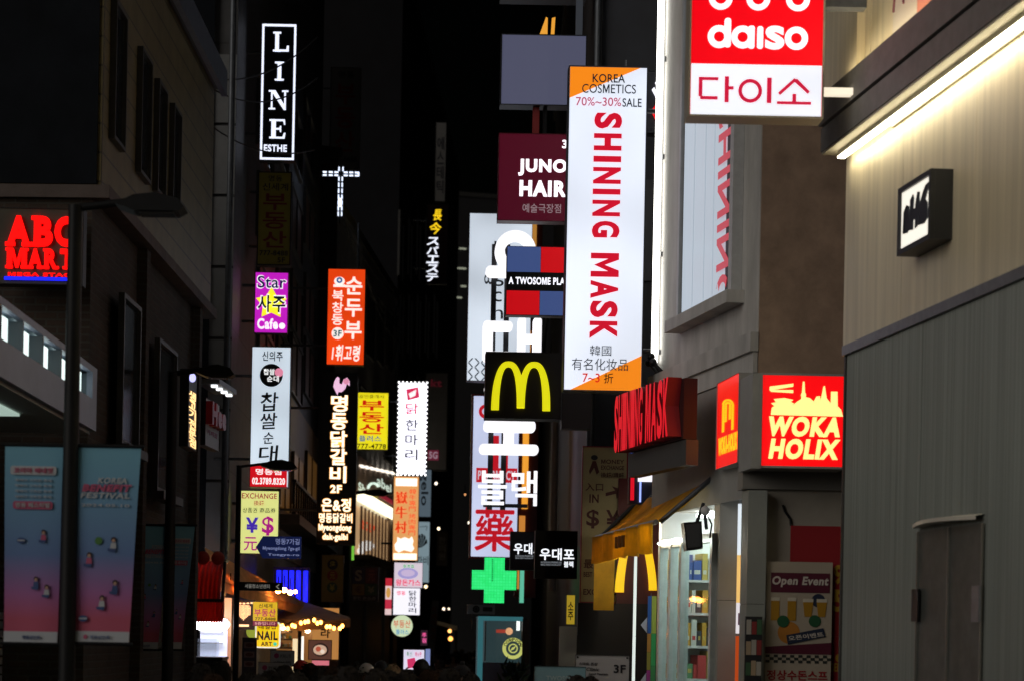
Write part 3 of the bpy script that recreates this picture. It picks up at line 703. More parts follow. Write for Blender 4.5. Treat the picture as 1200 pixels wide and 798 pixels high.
# 11-13 pale signs in the gap
GP = M('grey_unlit_panel', (.22, .22, .25), .5, 0, .15, 2); 
t = sign('hanging_sign', 'large unlit grey sign with a small red tag, partly behind the lamp edged white one', (498, 437, 523.5, 550), 66, GP, arm=-.5)
p = t.part('tag'); p.rect(502, 527, 515, 539, .004, .007, E('#7a2a40', .5)); p.text('5G', 503.5, 529, 513.5, 537, ET('#c0a0b0', .5), .009, .04); p.text('kt', 504, 444, 517, 453, ET('#5a1822', .4), .004, .04); p.done()
t = sign('hanging_sign', 'grey blue sign with a sideways dark word, under the big grey sign', (489, 550, 505, 605), 62, E('#56646e', .8), arm=-.3)
p = t.part('lettering'); p.text('gelo', 491, 553, 502, 592, ET('#1c2228', .3), .004, .03, rot=-90); p.done()
t = sign('hanging_sign', 'pale lit sign with a black scallop shell, behind the amber lightbox', (487, 611, 503, 682), 60, E('#7e929a', .85), arm=-.3)
p = t.part('lettering'); kk = ET('#141a1e', .2); p.text('가비', 488, 651, 502, 661, kk, .004, .03); p.path([(t.L(491, 617)[0], -.01, t.L(491, 617)[1]), (t.L(500, 616)[0], -.01, t.L(500, 616)[1]), (t.L(499, 621)[0], -.01, t.L(499, 621)[1])], .008, kk, 5); p.done()
p = t.part('shell_emblem')
for i in range(6):
    a = 20 + i * 28; b = a + 22
    p.poly([(494, 641)] + [(494 + 9 * math.cos(R(q)) * .8, 641 - 16 * math.sin(R(q))) for q in (a, (a + b) / 2, b)], .004, .008, kk)
p.done()
# 14-18 lower cluster
t = sign('hanging_sign', 'white lightbox with a purple food drawing and red lettering, above a smaller white one', (462, 659, 495, 688), 50, E('#d6c8d4', 1.0), rim=.5)
p = t.part('picture'); p.disc(478, 671.5, 12, .004, .007, ET('#a9a0d4', .9), ry=6.5); p.disc(478, 671, 8, .008, .011, ET('#c9b6d8', .95), ry=4); p.done()
p = t.part('lettering'); p.text('원조집', 472, 661, 485, 665, ET('#38b068', .9), .004, .05); p.text('왕돈까스', 464, 678.5, 493, 686, ET('#e0285a', .95), .012, .06); p.done()
t = sign('hanging_sign', 'small white lightbox with dark lettering, below the food drawing one', (461, 688.8, 492, 720), 50.2, E('#eceaf4', 1.15), rim=.4)
p = t.part('lettering'); p.vtext('닭한마리', 479, 691, 488, 718, dk, .004, .045); p.text('명동', 465, 692, 475, 697, pr, .004, .05); p.done()
t = Thing('round_sign', 'round pale green lightbox with two rows of lettering', 'sign', (471, 733), 48)
p = t.part('case'); p.disc(471, 733, 13.4, -.18, -.004, CASE); p.done()
p = t.part('face'); p.disc(471, 733, 12.6, -.003, 0, E('#cfe0b8', .95)); p.done()
p = t.part('lettering'); p.text('부동산', 461, 726, 481, 735, ET('#c8503a', .9), .004, .04); p.text('플러스', 464, 737, 479, 743, ET('#3a80b8', .9), .004, .04); p.done()
t = sign('slim_sign', 'slim upright red and white lightbox beside the two white ones', (451.5, 677, 459, 720), 49, E('#e6c8c8', .95), rim=.5)
p = t.part('print'); p.rect(451.5, 677, 459, 686, .004, .007, ET('#c02838', .9)); p.rect(451.5, 702, 459, 713, .004, .007, ET('#c83048', .9)); p.disc(455, 694, 2.6, .004, .007, ET('#d8a050', .9), ry=6); p.done()
t = sign('menu_screen', 'glowing white menu screen in a dark stand above the crowd', (473, 761, 497, 784), 44, E('#d8d2e8', 1.1), case=BLACK, rim=1.2)
p = t.part('print'); p.text('특선', 476, 763, 483, 769, ET('#5a8a5a', .7), .004, .05); p.text('메뉴판', 486, 763, 494, 769, ET('#c03058', .8), .004, .05); p.poly([(477, 772), (486, 770), (489, 781), (478, 783)], .004, .007, ET('#d8386a', .85)); p.text('안내', 488, 776, 494, 781, ET('#4a4a5a', .7), .008, .03); p.done()
p = t.part('stand'); p.bx(-.25, .25, .02, .3, -1.6, t.R(473, 761, 497, 786)[1] - .03, BLACK); p.done()
t = sign('slim_sign', 'slim pale blue light panel beside the menu screen', (498.5, 760, 504, 783), 44.2, E('#8f9fd8', .7), case=BLACK, rim=.6)
# 19-20 currency boards
t = sign('currency_board', 'unlit board of four coloured squares with currency symbols', (412, 664, 443, 703), 47, M('board_dark', '#1a1a20', .5), rim=.6)
for (bx_, c, s_, tc) in (((413, 665, 427, 683), (.03, .03, .10), 'S', (.35, .3, .25)), ((428, 665, 442, 683), (.12, .02, .03), '元', (.3, .08, .08)), ((413, 684, 427, 697), (.25, .16, .03), '€', (.1, .03, .02)), ((428, 684, 442, 697), (.03, .10, .05), '¥', (.3, .3, .2))):
    p = t.part('square'); p.rect(*bx_, .004, .008, M('sq_' + s_, c, .5)); p.text(s_, bx_[0] + 3, bx_[1] + 2.5, bx_[2] - 3, bx_[3] - 2.5, M('sqt_' + s_, tc, .5), .010, .05); p.done()
p = t.part('lettering'); p.text('환전 商品券', 414, 698.5, 441, 702.5, M('dull_white', (.3, .3, .28), .5), .004, .03); p.done()
t = sign('currency_board', 'dull yellow unlit board with three dark discs in a column', (377, 650, 402, 705), 46, M('dull_yellow', (.22, .15, .03), .5, 0, .15, 4), rim=.5)
p = t.part('disc_print')
for cy, s_, c in ((661, '$', DK), (674, '元', M('dull_red', (.22, .03, .02), .5)), (688, '¥', M('dull_green', (.02, .07, .04), .5))): p.disc(389.5, cy, 6.2, .004, .007, c); p.text(s_, 386.5, cy - 4, 392.5, cy + 4, YB, .009, .05)
p.done()
# 21 blue neon slats
t = Thing('neon_sign', 'panel of upright blue neon tubes behind the string lights', 'neon sign', (342, 686), 40)
p = t.part('back_board'); p.rect(320, 664, 363, 708, -.06, -.01, M('neon_back', (.03, .03, .08), .5)); p.done()
for x in (324, 331.5, 339, 347, 355.5):
    p = t.part('neon_tube'); p.rect(x, 668, x + 5.2, 705, 0, .03, E('#1722ff', 1.5)); p.done()
# 22-23 direction signs carried by pole 3
def blue_sign(lbl, at, D, x0, x1, y0, y1, lines, mat, ink, tip=8):
    t = Thing('direction_sign', lbl, 'street sign', at, D)
    p = t.part('plate'); p.poly([(x0, (y0 + y1) / 2), (x0 + tip, y0), (x1, y0), (x1, y1), (x0 + tip, y1)], -.03, 0, mat); p.done()
    p = t.part('lettering')
    for s_, b in lines: p.text(s_, *b, ink, .001, .03)
    p.done(); return t
blue_sign('dark blue arrow shaped street sign with two lines of lettering', (327, 640), 31.2, 300, 353, 628, 654, [('명동7가길', (323, 630.5, 351, 637.5)), ('Myeongdong 7ga-gil', (308, 640, 351, 645)), ('Toegye-ro', (314, 648, 351, 651.5))], E('#16204c', .55), ET('#8e98c8', .6))
t = sign('direction_board', 'slim black board with a white arrow mark under the blue street sign', (279, 682, 331, 691.5), 31.25, M('sign_black', '#050609', .4), rim=.3, depth=.05)
p = t.part('lettering'); gy = ET('#9a968e', .55); p.text('서울청소년센터', 287, 684, 316, 689, gy, .004, .03); p.poly([(323, 686.5), (327, 683.5), (327.6, 684.4), (324.8, 686.5), (327.6, 689), (327, 690)], .004, .007, gy); p.done()
# 24-28 small boards at street level
t = sign('bulb_board', 'dark brown board with a heart and an arrow made of tiny bulbs', (274, 703, 298, 737), 33.5, M('board_brown', (.05, .025, .015), .6), rim=.4, depth=.06)
p = t.part('heart_bulb_pattern'); hb = E('#ffc690', 1.6); random.seed(3)
for i in range(13):
    for j in range(13):
        u, v = (i - 6) / 4.9, (6 - j) / 4.9 + .1
        if (u * u + v * v - 1) ** 3 - u * u * v ** 3 <= .06: x, z = t.L(285.5 + u * 7.4, 717.5 - v * 7.4); p.ball((x, -.02, z), .0095, hb, nu=6, nv=4)
for i in range(5):
    x, z = t.L(276.5 + i * 4.6, 706.3 + .5 * math.sin(i)); p.bx(x - .02, x + .02, -.02, -.004, z - .012, z + .012, hb)
p.poly([(276, 732.5), (280, 729.5), (280, 731.3), (292, 731.3), (292, 733.8), (280, 733.8), (280, 735.5)], .004, .012, hb); p.done()
t = sign('shop_board', 'yellow board with red lettering above the red bottom strip, over the nail salon sign', (296.5, 705, 325, 733), 33.2, E('#d8b024', .75), rim=.3, depth=.06)
p = t.part('lettering'); mr = ET('#b0205a', .75); p.text('신세계', 303, 707, 319, 712, ET('#5a3c10', .5), .004, .04); p.text('부동산', 298, 713, 323, 722, mr, .004, .06); p.text('777-8488', 299, 723, 323, 726.5, ET('#5a3c10', .5), .004, .04); p.done()
p = t.part('red_strip'); p.rect(296.5, 727.2, 325, 733, .004, .008, E('#7a1838', .7)); p.text('5층입니다', 299, 728.3, 323, 732, ET('#d8a8a0', .7), .010, .04); p.done()
t = Thing('nail_salon_sign', 'yellow square sign with rounded corners and white rim, black capital lettering', 'sign', (313.5, 743), 34)
def rrect(p, x0, y0, x1, y1, r, n0, n1, mat):
    pts = []
    for cx, cy, a in ((x1 - r, y0 + r, 0), (x0 + r, y0 + r, 90), (x0 + r, y1 - r, 180), (x1 - r, y1 - r, 270)):
        pts += [(cx + r * math.cos(R(a + q)), cy - r * math.sin(R(a + q))) for q in (0, 22, 45, 67, 90)]
    p.poly(pts, n0, n1, mat)
p = t.part('case'); rrect(p, 299, 728, 328.5, 759, 4, -.1, 0, E('#f0ecd8', .85)); p.done()
p = t.part('face'); rrect(p, 300.6, 729.6, 327, 757.4, 3, .001, .006, E('#f2c40c', .95)); p.done()
p = t.part('lettering'); p.text('네일샵', 303, 731, 324, 737, bk, .008, .05); p.text('NAIL', 301.5, 739, 325.5, 749.5, bk, .008, .07); p.text('ART', 306, 751.5, 319, 756.5, bk, .008, .06); p.disc(322.5, 754, 2.2, .008, .01, ET('#40c8a0', .9)); p.done()
t = Thing('round_sign', 'round pale green sign half hidden behind the yellow nail salon sign', 'sign', (297, 740), 35)
p = t.part('case'); p.disc(297, 740, 9, -.1, -.003, CASE); p.done(); p = t.part('face'); p.disc(297, 740, 8.4, -.002, .003, E('#9aa838', .7)); p.done()
for lbl, b, D, cset in (('dark menu stand with dim pictures beside the pole', (284, 747, 300, 800), 31, 0), ('white notice board on top of a larger white one', (317, 762, 344.5, 780), 31.5, 1), ('larger white notice board with small print, just over the heads', (303, 776, 340, 806), 31.2, 1)):
    t = sign('notice_board', lbl, b, D, M('board_white', (.5, .5, .52), .5) if cset else M('board_plum', (.04, .03, .05), .5), rim=.4, depth=.05)
    x0, y0, x1, y1 = b; p = t.part('print')
    if cset:
        p.disc(x0 + 7, y0 + 6, 3, .004, .006, M('notice_pink', (.4, .05, .15), .5)); p.text('커피나무', x0 + 11, y0 + 4, x1 - 3, y0 + 9, DK, .004, .03); p.disc((x0 + x1) / 2, y1 - 3, 6, .004, .006, DK, ry=1.6); p.text('coffee 2,500', x0 + 4, y0 + 12, x1 - 4, y0 + 14, DK, .004, .02)
    else:
        for i in range(3): p.rect(x0 + 2, y0 + 5 + i * 11, x1 - 2, y0 + 12 + i * 11, .004, .006, M('menu_photo', (.2, .12, .12), .5)); p.disc((x0 + x1) / 2, y0 + 8.5 + i * 11, 4.5, .008, .010, M('menu_food', (.1, .03, .03), .5), ry=2.2)
    p.done(); p = t.part('stand'); bb_ = t.R(*b); p.bx(-.03, .03, .06, .1, -t.o.z, bb_[1] - .02, BLACK); p.done()
# vertical LED letters on the brick wall
t = sign('wall_sign', 'slim dark sign with stacked amber letters fixed flat on the brick wall', (220, 436, 230.5, 526), 28, M('sign_black', '#050609', .4), wall=WL1, n=.35, rim=.3, depth=.1)
t2 = t; p = t.part('lettering'); p.vtext('생고기전문점', 221, 458, 229, 524, E('#ffd08a', 1.6), .004, .07, .05); p.disc(225, 442.5, 3.6, .004, .01, E('#b8b8f8', 1.5), ry=5); p.done()
# red channel letters with three lamps, seen obliquely
WS = Wall(239, 30.2, 259, 31.5)
t = sign('lamp_lit_sign', 'white board with bulky red letters under a row of small white lamps', (240, 470, 257, 525), 31, M('board_white', (.5, .5, .52), .5), wall=WS, rim=.3, depth=.12)
p = t.part('lettering'); p.text('Hee', 240.5, 474, 257, 501, M('letter_red_gloss', (.55, .03, .04), .35), .004, .09, d=.10); p.text('커피집', 242, 505, 254, 511, M('notice_pink', (.4, .05, .15), .5), .004, .04); p.done()
p = t.part('lamp_bar'); x0, z0, x1, z1 = t.R(239, 449, 260, 460); p.bx(x0, x1, -.22, .1, z0 + .05, z0 + .12, ALU); p.done()
for i in range(4):
    p = t.part('lamp'); x = x0 + .15 + i * (x1 - x0) / 3.6; p.bx(x - .05, x + .05, -.16, -.08, z0 + .02, z0 + .048, E('#f4fbff', 1.8)); p.done()

# store sign on the near dark wall (red letters behind glass)
t = sign('store_sign', 'dark sign panel with glowing red slab letters and a blue underline', (-12, 245, 97, 333), 21.6, M('sign_panel_olive', (.085, .08, .06), .45, 0, .15, 3), rim=.8, depth=.2)
rl = E('#ff0a08', 1.5)
p = t.part('lettering')
def slab(ch, x0, y0, x1, y1, bold, feet):
    p.text(ch, x0, y0, x1, y1, rl, .006, bold, d=.03)
    h = y1 - y0; w = x1 - x0
    for fx0, fx1, top in feet:
        a, b = (y0, y0 + h * .13) if top else (y1 - h * .13, y1)
        p.rect(x0 + fx0 * w, a, x0 + fx1 * w, b, .0065, .0375, rl)
slab('A', 8, 254, 36, 289.5, .085, [(-.05, .36, 0), (.64, 1.06, 0)])
slab('B', 40, 254, 62, 289.5, .085, [(-.14, .3, 0), (-.14, .3, 1)])
slab('C', 64, 254, 88, 289.5, .085, [])
slab('M', 9, 292, 32, 315.5, .07, [(-.08, .3, 0), (.7, 1.08, 0), (-.08, .2, 1), (.8, 1.08, 1)])
slab('A', 34, 292, 50, 315.5, .075, [(-.05, .36, 0), (.64, 1.06, 0)])
slab('R', 53, 292, 68, 315.5, .075, [(-.12, .36, 0), (-.12, .2, 1), (.7, 1.12, 0)])
slab('T', 71, 292, 88, 315.5, .085, [(.2, .8, 0)])
p.text('MEGA STAGE', 10, 320, 92, 324.5, rl, .006, .07); p.done()
p = t.part('underline'); p.rect(6, 325.5, 92, 329, .006, .02, E('#1a22ff', 1.6)); p.done()

# --- neon cross on the roof
t = Thing('neon_cross', 'white outlined neon cross standing on the roof edge', 'neon sign', (399.5, 226), 50)
p = t.part('neon_outline'); cw = E('#dfeaff', 1.8)
def dash(x0, y0, x1, y1): p.rect(x0, y0, x1, y1, 0, .05, cw)
for i, x in enumerate((378, 385, 391.5)): dash(x, 202, x + 4.5, 203.3); dash(x, 205.6, x + 4.5, 206.9)
for i, x in enumerate((402.5, 409, 415.5)): dash(x, 202, x + 4.5, 203.3); dash(x, 205.6, x + 4.5, 206.9)
dash(419.2, 202.5, 420.6, 206.5)
for y in (196.5,): dash(396.2, y, 397.5, y + 4.5); dash(400.8, y, 402.1, y + 4.5)
for y in (208, 215, 222, 229, 236, 242.5, 249): dash(396.2, y, 397.5, y + 4.6); dash(400.2, y, 401.5, y + 4.6)
dash(397, 233, 400.5, 243); p.done()
p = t.part('frame'); p.rect(398, 197, 399.5, 262, -.09, -.02, BLACK); p.rect(379, 203.8, 420, 205, -.09, -.02, BLACK); p.done()
# --- vertical glowing characters
t = sign('hanging_sign', 'dark vertical sign with two yellow and five white glowing characters', (500, 240, 524, 333), 64, M('sign_maroon_dark', (.02, .008, .008), .4), rim=.3, arm=-.4)
p = t.part('lettering'); yy = E('#f2c81c', 1.3); ww = E('#eef2ff', 1.3)
p.text('長', 507, 246, 517, 259, yy, .004, .04, shear=.15); p.text('今', 503, 261, 517, 275, yy, .004, .04, shear=.15); p.vtext('スパエステ', 500, 278, 514, 331, ww, .004, .05, .12, shear=.1); p.done()
# unlit far signs
t = sign('hanging_sign', 'faint unlit whitish sign high above the neon cross', (387, 80, 422, 197), 60, M('unlit_white', (.16, .155, .15), .6), rim=.4, arm=-.3)
p = t.part('lettering'); p.text('명동', 396, 84, 414, 92, DK, .004, .03); p.vtext('부동산', 393, 97, 416, 180, DR, .004, .05); p.text('777-8488', 390, 184, 419, 190, DK, .004, .03); p.done()
t = sign('hanging_sign', 'faint slim unlit sign high on the dark glass block', (510, 144, 522, 236), 66, M('unlit_white', (.16, .155, .15), .6), rim=.4)
p = t.part('lettering'); p.vtext('에스테틱', 512, 160, 520, 228, DK, .004, .03); p.done()

# ------------------------------------------------------------------ east side signs
# big white banner sign with red lettering
t = sign('banner_sign', 'big white lightbox with red lettering running downwards and orange corners', (664.5, 79.5, 754.5, 457), 26, blotch(E('#dfe6f4', .98), .10, .7), case=M('sign_frame_dark', '#4a4c52', .45, .5), rim=1.4, depth=.24)
og = ET('#ee8417', .95); rd = ET('#cf0f2c', .85); ink = ET('#252b33', .4)
p = t.part('orange_corner'); p.poly([(664.6, 79.6), (747, 79.6), (664.6, 116)], .004, .006, og); p.done(); p = t.part('orange_corner'); p.poly([(754.4, 416), (754.4, 456.9), (672, 456.9)], .004, .006, og); p.done()
p = t.part('lettering')
p.text('KOREA', 691, 87.5, 729, 97.5, ink, .008, .02); p.text('COSMETICS', 679, 99.5, 742, 110, ink, .008, .004)
p.text('70%~30%', 672, 115, 725, 125, ET('#b8506a', .8), .008, .01); p.text('SALE', 726.5, 115.5, 749, 125.5, ink, .008, .015)

def m_letter(p, x0, y0, x1, y1, mat, n, w=.24):            # an M lying on its side, reading downwards
    X = lambda v: x0 + v * (x1 - x0); Y = lambda u: y0 + u * (y1 - y0)
    p.poly([(X(v), Y(u)) for u, v in ((0, 0), (w, 0), (w, .62), (.5, .12), (1 - w, .62), (1 - w, 0), (1, 0), (1, 1), (1 - w * 1.15, 1), (.5, .50), (w * 1.15, 1), (0, 1))], n, n + .004, mat)
for ch, a, b in (('S', 132.7, 151.5), ('H', 157, 177), ('I', 183.5, 190.5), ('N', 196.6, 216), ('I', 222, 228.5), ('N', 235, 254), ('G', 259.5, 279), ('A', 329, 350), ('S', 353, 372.5), ('K', 376.5, 397)):
    p.text(ch, 694 - (a - 133) * .004, a, 726.5 - (a - 133) * .004, b, rd, .008, .075, rot=-90)
m_letter(p, 693, 297, 726, 325, rd, .008)
p.text('韓國', 694, 405, 719, 417, ink, .008, .0); p.text('有名化妆品', 673, 420, 739, 434, ink, .008, .0)
p.text('7~3', 686, 437.5, 706, 448, ET('#cf2410', .85), .010, .015); p.text('折', 711, 437, 722, 449, ET('#3a1c08', .4), .010, .02); p.done()
p = t.part('bracket'); a, b, c, d = t.R(664.5, 79.5, 754.5, 457)
for z in (a * 0 + b + .5, d - .5): p.tube((c, .1, z), (c + .12, .1, z), .03, STEEL)
p.tube((c - .25, .1, d + .02), (c - .25, .1, d + .12), .012, STEEL); p.done()
# blank blue grey
t = sign('blank_sign', 'blank blue grey lightbox with no lettering, above the maroon sign', (588, 42, 686, 123), 33, E('#4b4d62', .95), rim=1.2, depth=.3)
p = t.part('post'); a, b, c, d = t.R(588, 42, 686, 123); p.bx(a + .5, a + .6, .1, .2, b - .6, b - .02, M('red_post', (.3, .03, .03), .5)); p.bx(a + .66, a + .72, .1, .2, b - .6, b - .02, BLACK); p.bx(c - .15, c - .05, .1, .2, d + .02, d + 1.2, M('blue_grey_post', (.2, .24, .32), .5)); p.done()
p = t.part('amber_lettering'); p.poly([(631, 42), (639, 19), (641, 20), (641, 40.5), (638, 40.5)], -.1, -.06, E('#e8a038', .9)); p.poly([(645, 40.5), (646, 20), (650, 19), (649, 40.5)], -.1, -.06, E('#e8a038', .9)); p.done()
t = sign('blank_sign', 'lower edge of a grey lightbox cut off by the top of the picture', (588, -70, 686, -1.5), 33.2, E('#4b4d62', .95), rim=1.2, depth=.3)
# maroon salon
t = sign('salon_sign', 'maroon lightbox with bold white capitals, partly behind the big white banner sign', (584.5, 158, 694, 259), 31, E('#4c0a1e', .75), rim=.8, depth=.25, case=M('maroon_case', (.12, .01, .02), .4))
p = t.part('lettering'); w2 = E('#fdf6ff', 1.4); p.text('JUNO', 607, 187, 664, 207, w2, .004, .08); p.text('HAIR', 609, 212, 664, 231, w2, .004, .08); p.text('3F', 658, 164, 672, 174, w2, .004, .05); p.text('예술극장점', 613, 239.5, 658, 250, ET('#a08a90', .7), .004, .01); p.done()
# cafe sign with four squares
t = sign('cafe_sign', 'checkered sign of two blue and two red squares around a black name band', (594, 290, 673, 370), 30, M('sign_black', '#050609', .4), rim=.5, depth=.2)
cb, crd = E('#3b4d7e', .95), E('#c20a14', .95)
for nm, b, c in (('square', (594, 290, 633, 319.5), cb), ('square', (633.4, 290, 673, 319.5), crd), ('square', (594, 341.5, 632.5, 369.5), crd), ('square', (633, 341.5, 673, 369.5), cb)):
    p = t.part(nm); p.rect(*b, .004, .008, c); p.done()
p = t.part('lettering'); p.text('A TWOSOME PLACE', 596, 325.5, 671.5, 334, E('#f4f4ff', 1.3), .004, .045); p.done()
# white sign behind the channel letters
t = sign('tall_white_sign', 'tall pale white lightbox with a hatched pattern at its foot, behind the big white letters', (549, 251, 622, 446), 40, blotch(E('#ccd6e2', .95), .12, .9), rim=.4, depth=.3)
p = t.part('lettering'); kx = ET('#17181c', .2)
p.text('b', 578, 283, 588, 298, kx, .004, .01); p.text('ri', 577, 300, 590, 312, kx, .004, .01); p.text('g', 578, 318, 590, 336, kx, .004, .01, rot=0); p.text('8', 567, 322, 577, 334, kx, .004, .0, rot=90); p.text('c', 578, 342, 588, 354, kx, .004, .0); p.text('h', 578, 358, 590, 374, kx, .004, .0); p.done()
p = t.part('hatch_pattern')
for r in range(5):
    for c in range(6):
        x, y = 549 + c * 7.5, 420 + r * 5.4
        dx = 4.5 if (r + c) % 2 else -4.5
        p.poly([(x + 3 - dx / 2, y), (x + 5 - dx / 2, y), (x + 5 + dx / 2, y + 5), (x + 3 + dx / 2, y + 5)], .004, .006, ET('#4a545c', .4))
p.done()
# big white channel letters on two posts
t = Thing('channel_letters', 'stack of big glowing white rounded letters on black posts', 'sign', (598, 430), 34)
wc = E('#fdfbff', 1.12)
p = t.part('post')
for x0, x1 in ((574.5, 580.5), (590, 596)): p.rect(x0, 284, x1, 596, -.3, -.2, BLACK)
p.rect(570, 589, 622, 593, -.3, -.2, BLACK); p.done()
def bar(x0, y0, x1, y1, r=None, n1=.0):
    p = P_; r = r or min(x1 - x0, y1 - y0) / 2 * .95; rrect(p, x0, y0, x1, y1, r, -.18 + n1, 0 + n1, wc)
P_ = t.part('letter'); P_.ring(601.5, 294, 12.5, 24, -.18, 0, wc, 40); bar(567, 312, 625, 324.5, n1=.004); bar(594, 318, 604, 345, n1=.008); P_.done()
P_ = t.part('letter'); bar(565, 376, 577, 424); bar(567, 376.5, 600, 387.5, 5, .004); bar(567, 412, 600, 423, 5, .004); bar(606, 371, 615.5, 424, 4.5); bar(624, 371, 634, 424, 4.5); bar(613, 391, 627, 401, 3, .004); P_.done()
P_ = t.part('letter'); bar(568, 450, 630, 461); bar(568, 492, 629, 505.5, 5); bar(580, 458, 590, 497, 4, .004); bar(607, 458, 617, 497, 4, .004); bar(592, 500, 604, 528, 5, .008); bar(563.5, 520, 633, 532, 5, .004); P_.done()
P_ = t.part('letter'); P_.text('블랙', 563, 551, 632, 592, wc, 0, .03, d=.05); P_.done()
# amber strip behind
t = Thing('light_column', 'upright amber light column on the wall behind the white letters', 'light', (617.5, 470), 44)
p = t.part('lit_tube'); p.rect(613.5, 388, 620.5, 596, 0, .05, E('#f0a035', 1.0)); p.rect(611, 262, 625, 296, 0, .05, E('#c88a3c', .7)); p.rect(609, 604, 618, 690, 0, .05, E('#d88a3a', .8)); p.done()
p = t.part('housing'); p.rect(607, 250, 632, 700, -.2, -.004, M('dark_red_panel', (.09, .02, .025), .5)); p.done()
# burger sign
t = sign('burger_sign', 'black box sign with a tall yellow double arch', (569, 413, 657.5, 490), 29, M('sign_maroon_black', (.012, .008, .010), .4), rim=.4, depth=.35, case=M('maroon_black_case', (.03, .02, .025), .5))
def arches(p, x0, x1, yb, yt, mat, wf, n0, n1, mid=0, a0=0, a1=180):
    w = (x1 - x0) / 2
    for k, cx in enumerate((x0 + w / 2 + wf * .25, x1 - w / 2 - wf * .25)):
        ax, ay = w / 2 + wf * .25, yb - yt; N = 26; outer = []; inner = []
        for i in range(N + 1):
            th = math.pi * i / N; cx_ = -math.cos(th); sy = max(0.0, math.sin(th))
            f = math.copysign(abs(cx_) ** .80, cx_)
            outer.append((cx + ax * f, yb - ay * sy ** .92)); inner.append((cx + (ax - wf) * f, yb - (ay - wf * .72) * sy ** .92))
        for i in range(N):
            q = [outer[i], outer[i + 1], inner[i + 1], inner[i]]
            if mid and ((k == 0 and i >= N - 1) or (k == 1 and i < 1)): q = [(x, min(y, yb - mid)) for x, y in q]
            p.poly(q, n0, n1 + .002 * k, mat)
p = t.part('arch_emblem'); arches(p, 576, 645, 481, 424, E('#e2dc14', .95), 9, .004, .05, 3); p.done()
p = t.part('arm'); a, b, c, d = t.R(569, 413, 657.5, 490); p.bx(c + .02, c + .42, .05, .3, b - .12, b + .85, M('maroon_black_case', (.03, .02, .025), .5)); p.done()
# pharmacy sign
t = sign('pharmacy_sign', 'red framed white lightbox with a huge red character', (553.5, 464, 607, 652), 42, blotch(E('#c3cbe8', .98), .06, .8), rim=2.2, depth=.3, case=M('red_frame', (.35, .03, .03), .4))
p = t.part('lettering'); ry_ = ET('#c41424', .85)
[p.text('藥', 557.5 + dx, 594 + dy, 603.5 + dx, 645 + dy, ry_, .004 + .001 * i_, 0) for i_, (dx, dy) in enumerate(((0, 0), (1.1, 0), (.5, .9), (-.5, .3), (.5, -.7)))]; p.rect(558, 548, 606, 565, .004, .007, ry_); p.text('PHARMACY', 560, 551, 604, 562, ET('#d8c8d8', .8), .009, .04); p.rect(577, 510, 584, 548, .004, .007, ry_); p.rect(588, 510, 595, 548, .004, .007, ry_); p.disc(568, 482, 8.5, .004, .007, ry_); p.disc(568, 482, 4.5, .009, .012, ET('#c3cbe8', .9)); p.done()
# green cross with LED matrix
t = Thing('pharmacy_cross', 'bright green cross made of small lamps', 'sign', (579, 679.5), 41)
def led_mat():
    m = E('#3bff88', 1.05); n = m.node_tree.nodes; l = m.node_tree.links; b = n['Principled BSDF']
    tc = n.new('ShaderNodeTexCoord'); br = n.new('ShaderNodeTexBrick'); mp = n.new('ShaderNodeMapping'); mp.inputs['Rotation'].default_value = (R(90), 0, 0)
    l.new(tc.outputs['Object'], mp.inputs[0]); l.new(mp.outputs[0], br.inputs['Vector']); br.offset = 0
    br.inputs['Scale'].default_value = 1; br.inputs['Brick Width'].default_value = .055; br.inputs['Row Height'].default_value = .055; br.inputs['Mortar Size'].default_value = .006
    br.inputs['Color1'].default_value = (*lin('#3cf788'), 1); br.inputs['Color2'].default_value = (*lin('#2cea74'), 1); br.inputs['Mortar'].default_value = (*lin('#22c865'), 1)
    l.new(br.outputs[0], b.inputs['Emission Color']); return m
cro = [(567.5, 653), (591, 653), (591, 668), (605, 668), (605, 690.5), (591, 690.5), (591, 706), (567.5, 706), (567.5, 690.5), (553, 690.5), (553, 668), (567.5, 668)]
p = t.part('case'); p.poly([(579 + (x - 579) * 1.04, 679.5 + (y - 679.5) * 1.04) for x, y in cro], -.2, -.004, BLACK); p.done()
p = t.part('lamp_matrix'); p.poly(cro, 0, .01, led_mat()); p.done()
p = t.part('dark_lamp_dot')
for i in range(11): p.disc(577, 655 + i * 2.5, .8, .012, .016, M('sign_black', '#050609', .4), seg=8)
p.done()
# two black barbecue signs
for lbl, b, D, dx in (('small black sign with white lettering, half hidden by its wider neighbour', (598.5, 623, 627, 667), 36, 0), ('wider black sign with white lettering in two sizes, under the burger sign', (627.5, 622, 676, 677), 32, 1)):
    t = sign('grill_sign', lbl, b, D, M('sign_black_red', (.010, .006, .008), .4), rim=.5, depth=.25)
    p = t.part('lettering'); w3 = E('#f4f8ff', 1.2); g3 = ET('#8a8f96', .7)
    if dx:
        p.text('우대포', 632.5, 642, 673, 656, w3, .004, .06); p.text('KOREAN PREMIUM', 634, 657.5, 658, 659.8, g3, .004, .03); p.text('BBQ RESTAURANT', 634, 660.5, 658, 662.8, g3, .004, .03); p.text('블랙', 661, 657, 672, 664, w3, .004, .06)
    else:
        p.text('우대포', 602, 636, 636, 649, w3, .004, .06); p.text('KOREAN PREMIUM', 604, 650, 625, 652, g3, .004, .03); p.text('BBQ RESTAURANT', 604, 652.7, 625, 654.7, g3, .004, .03)
    p.done()
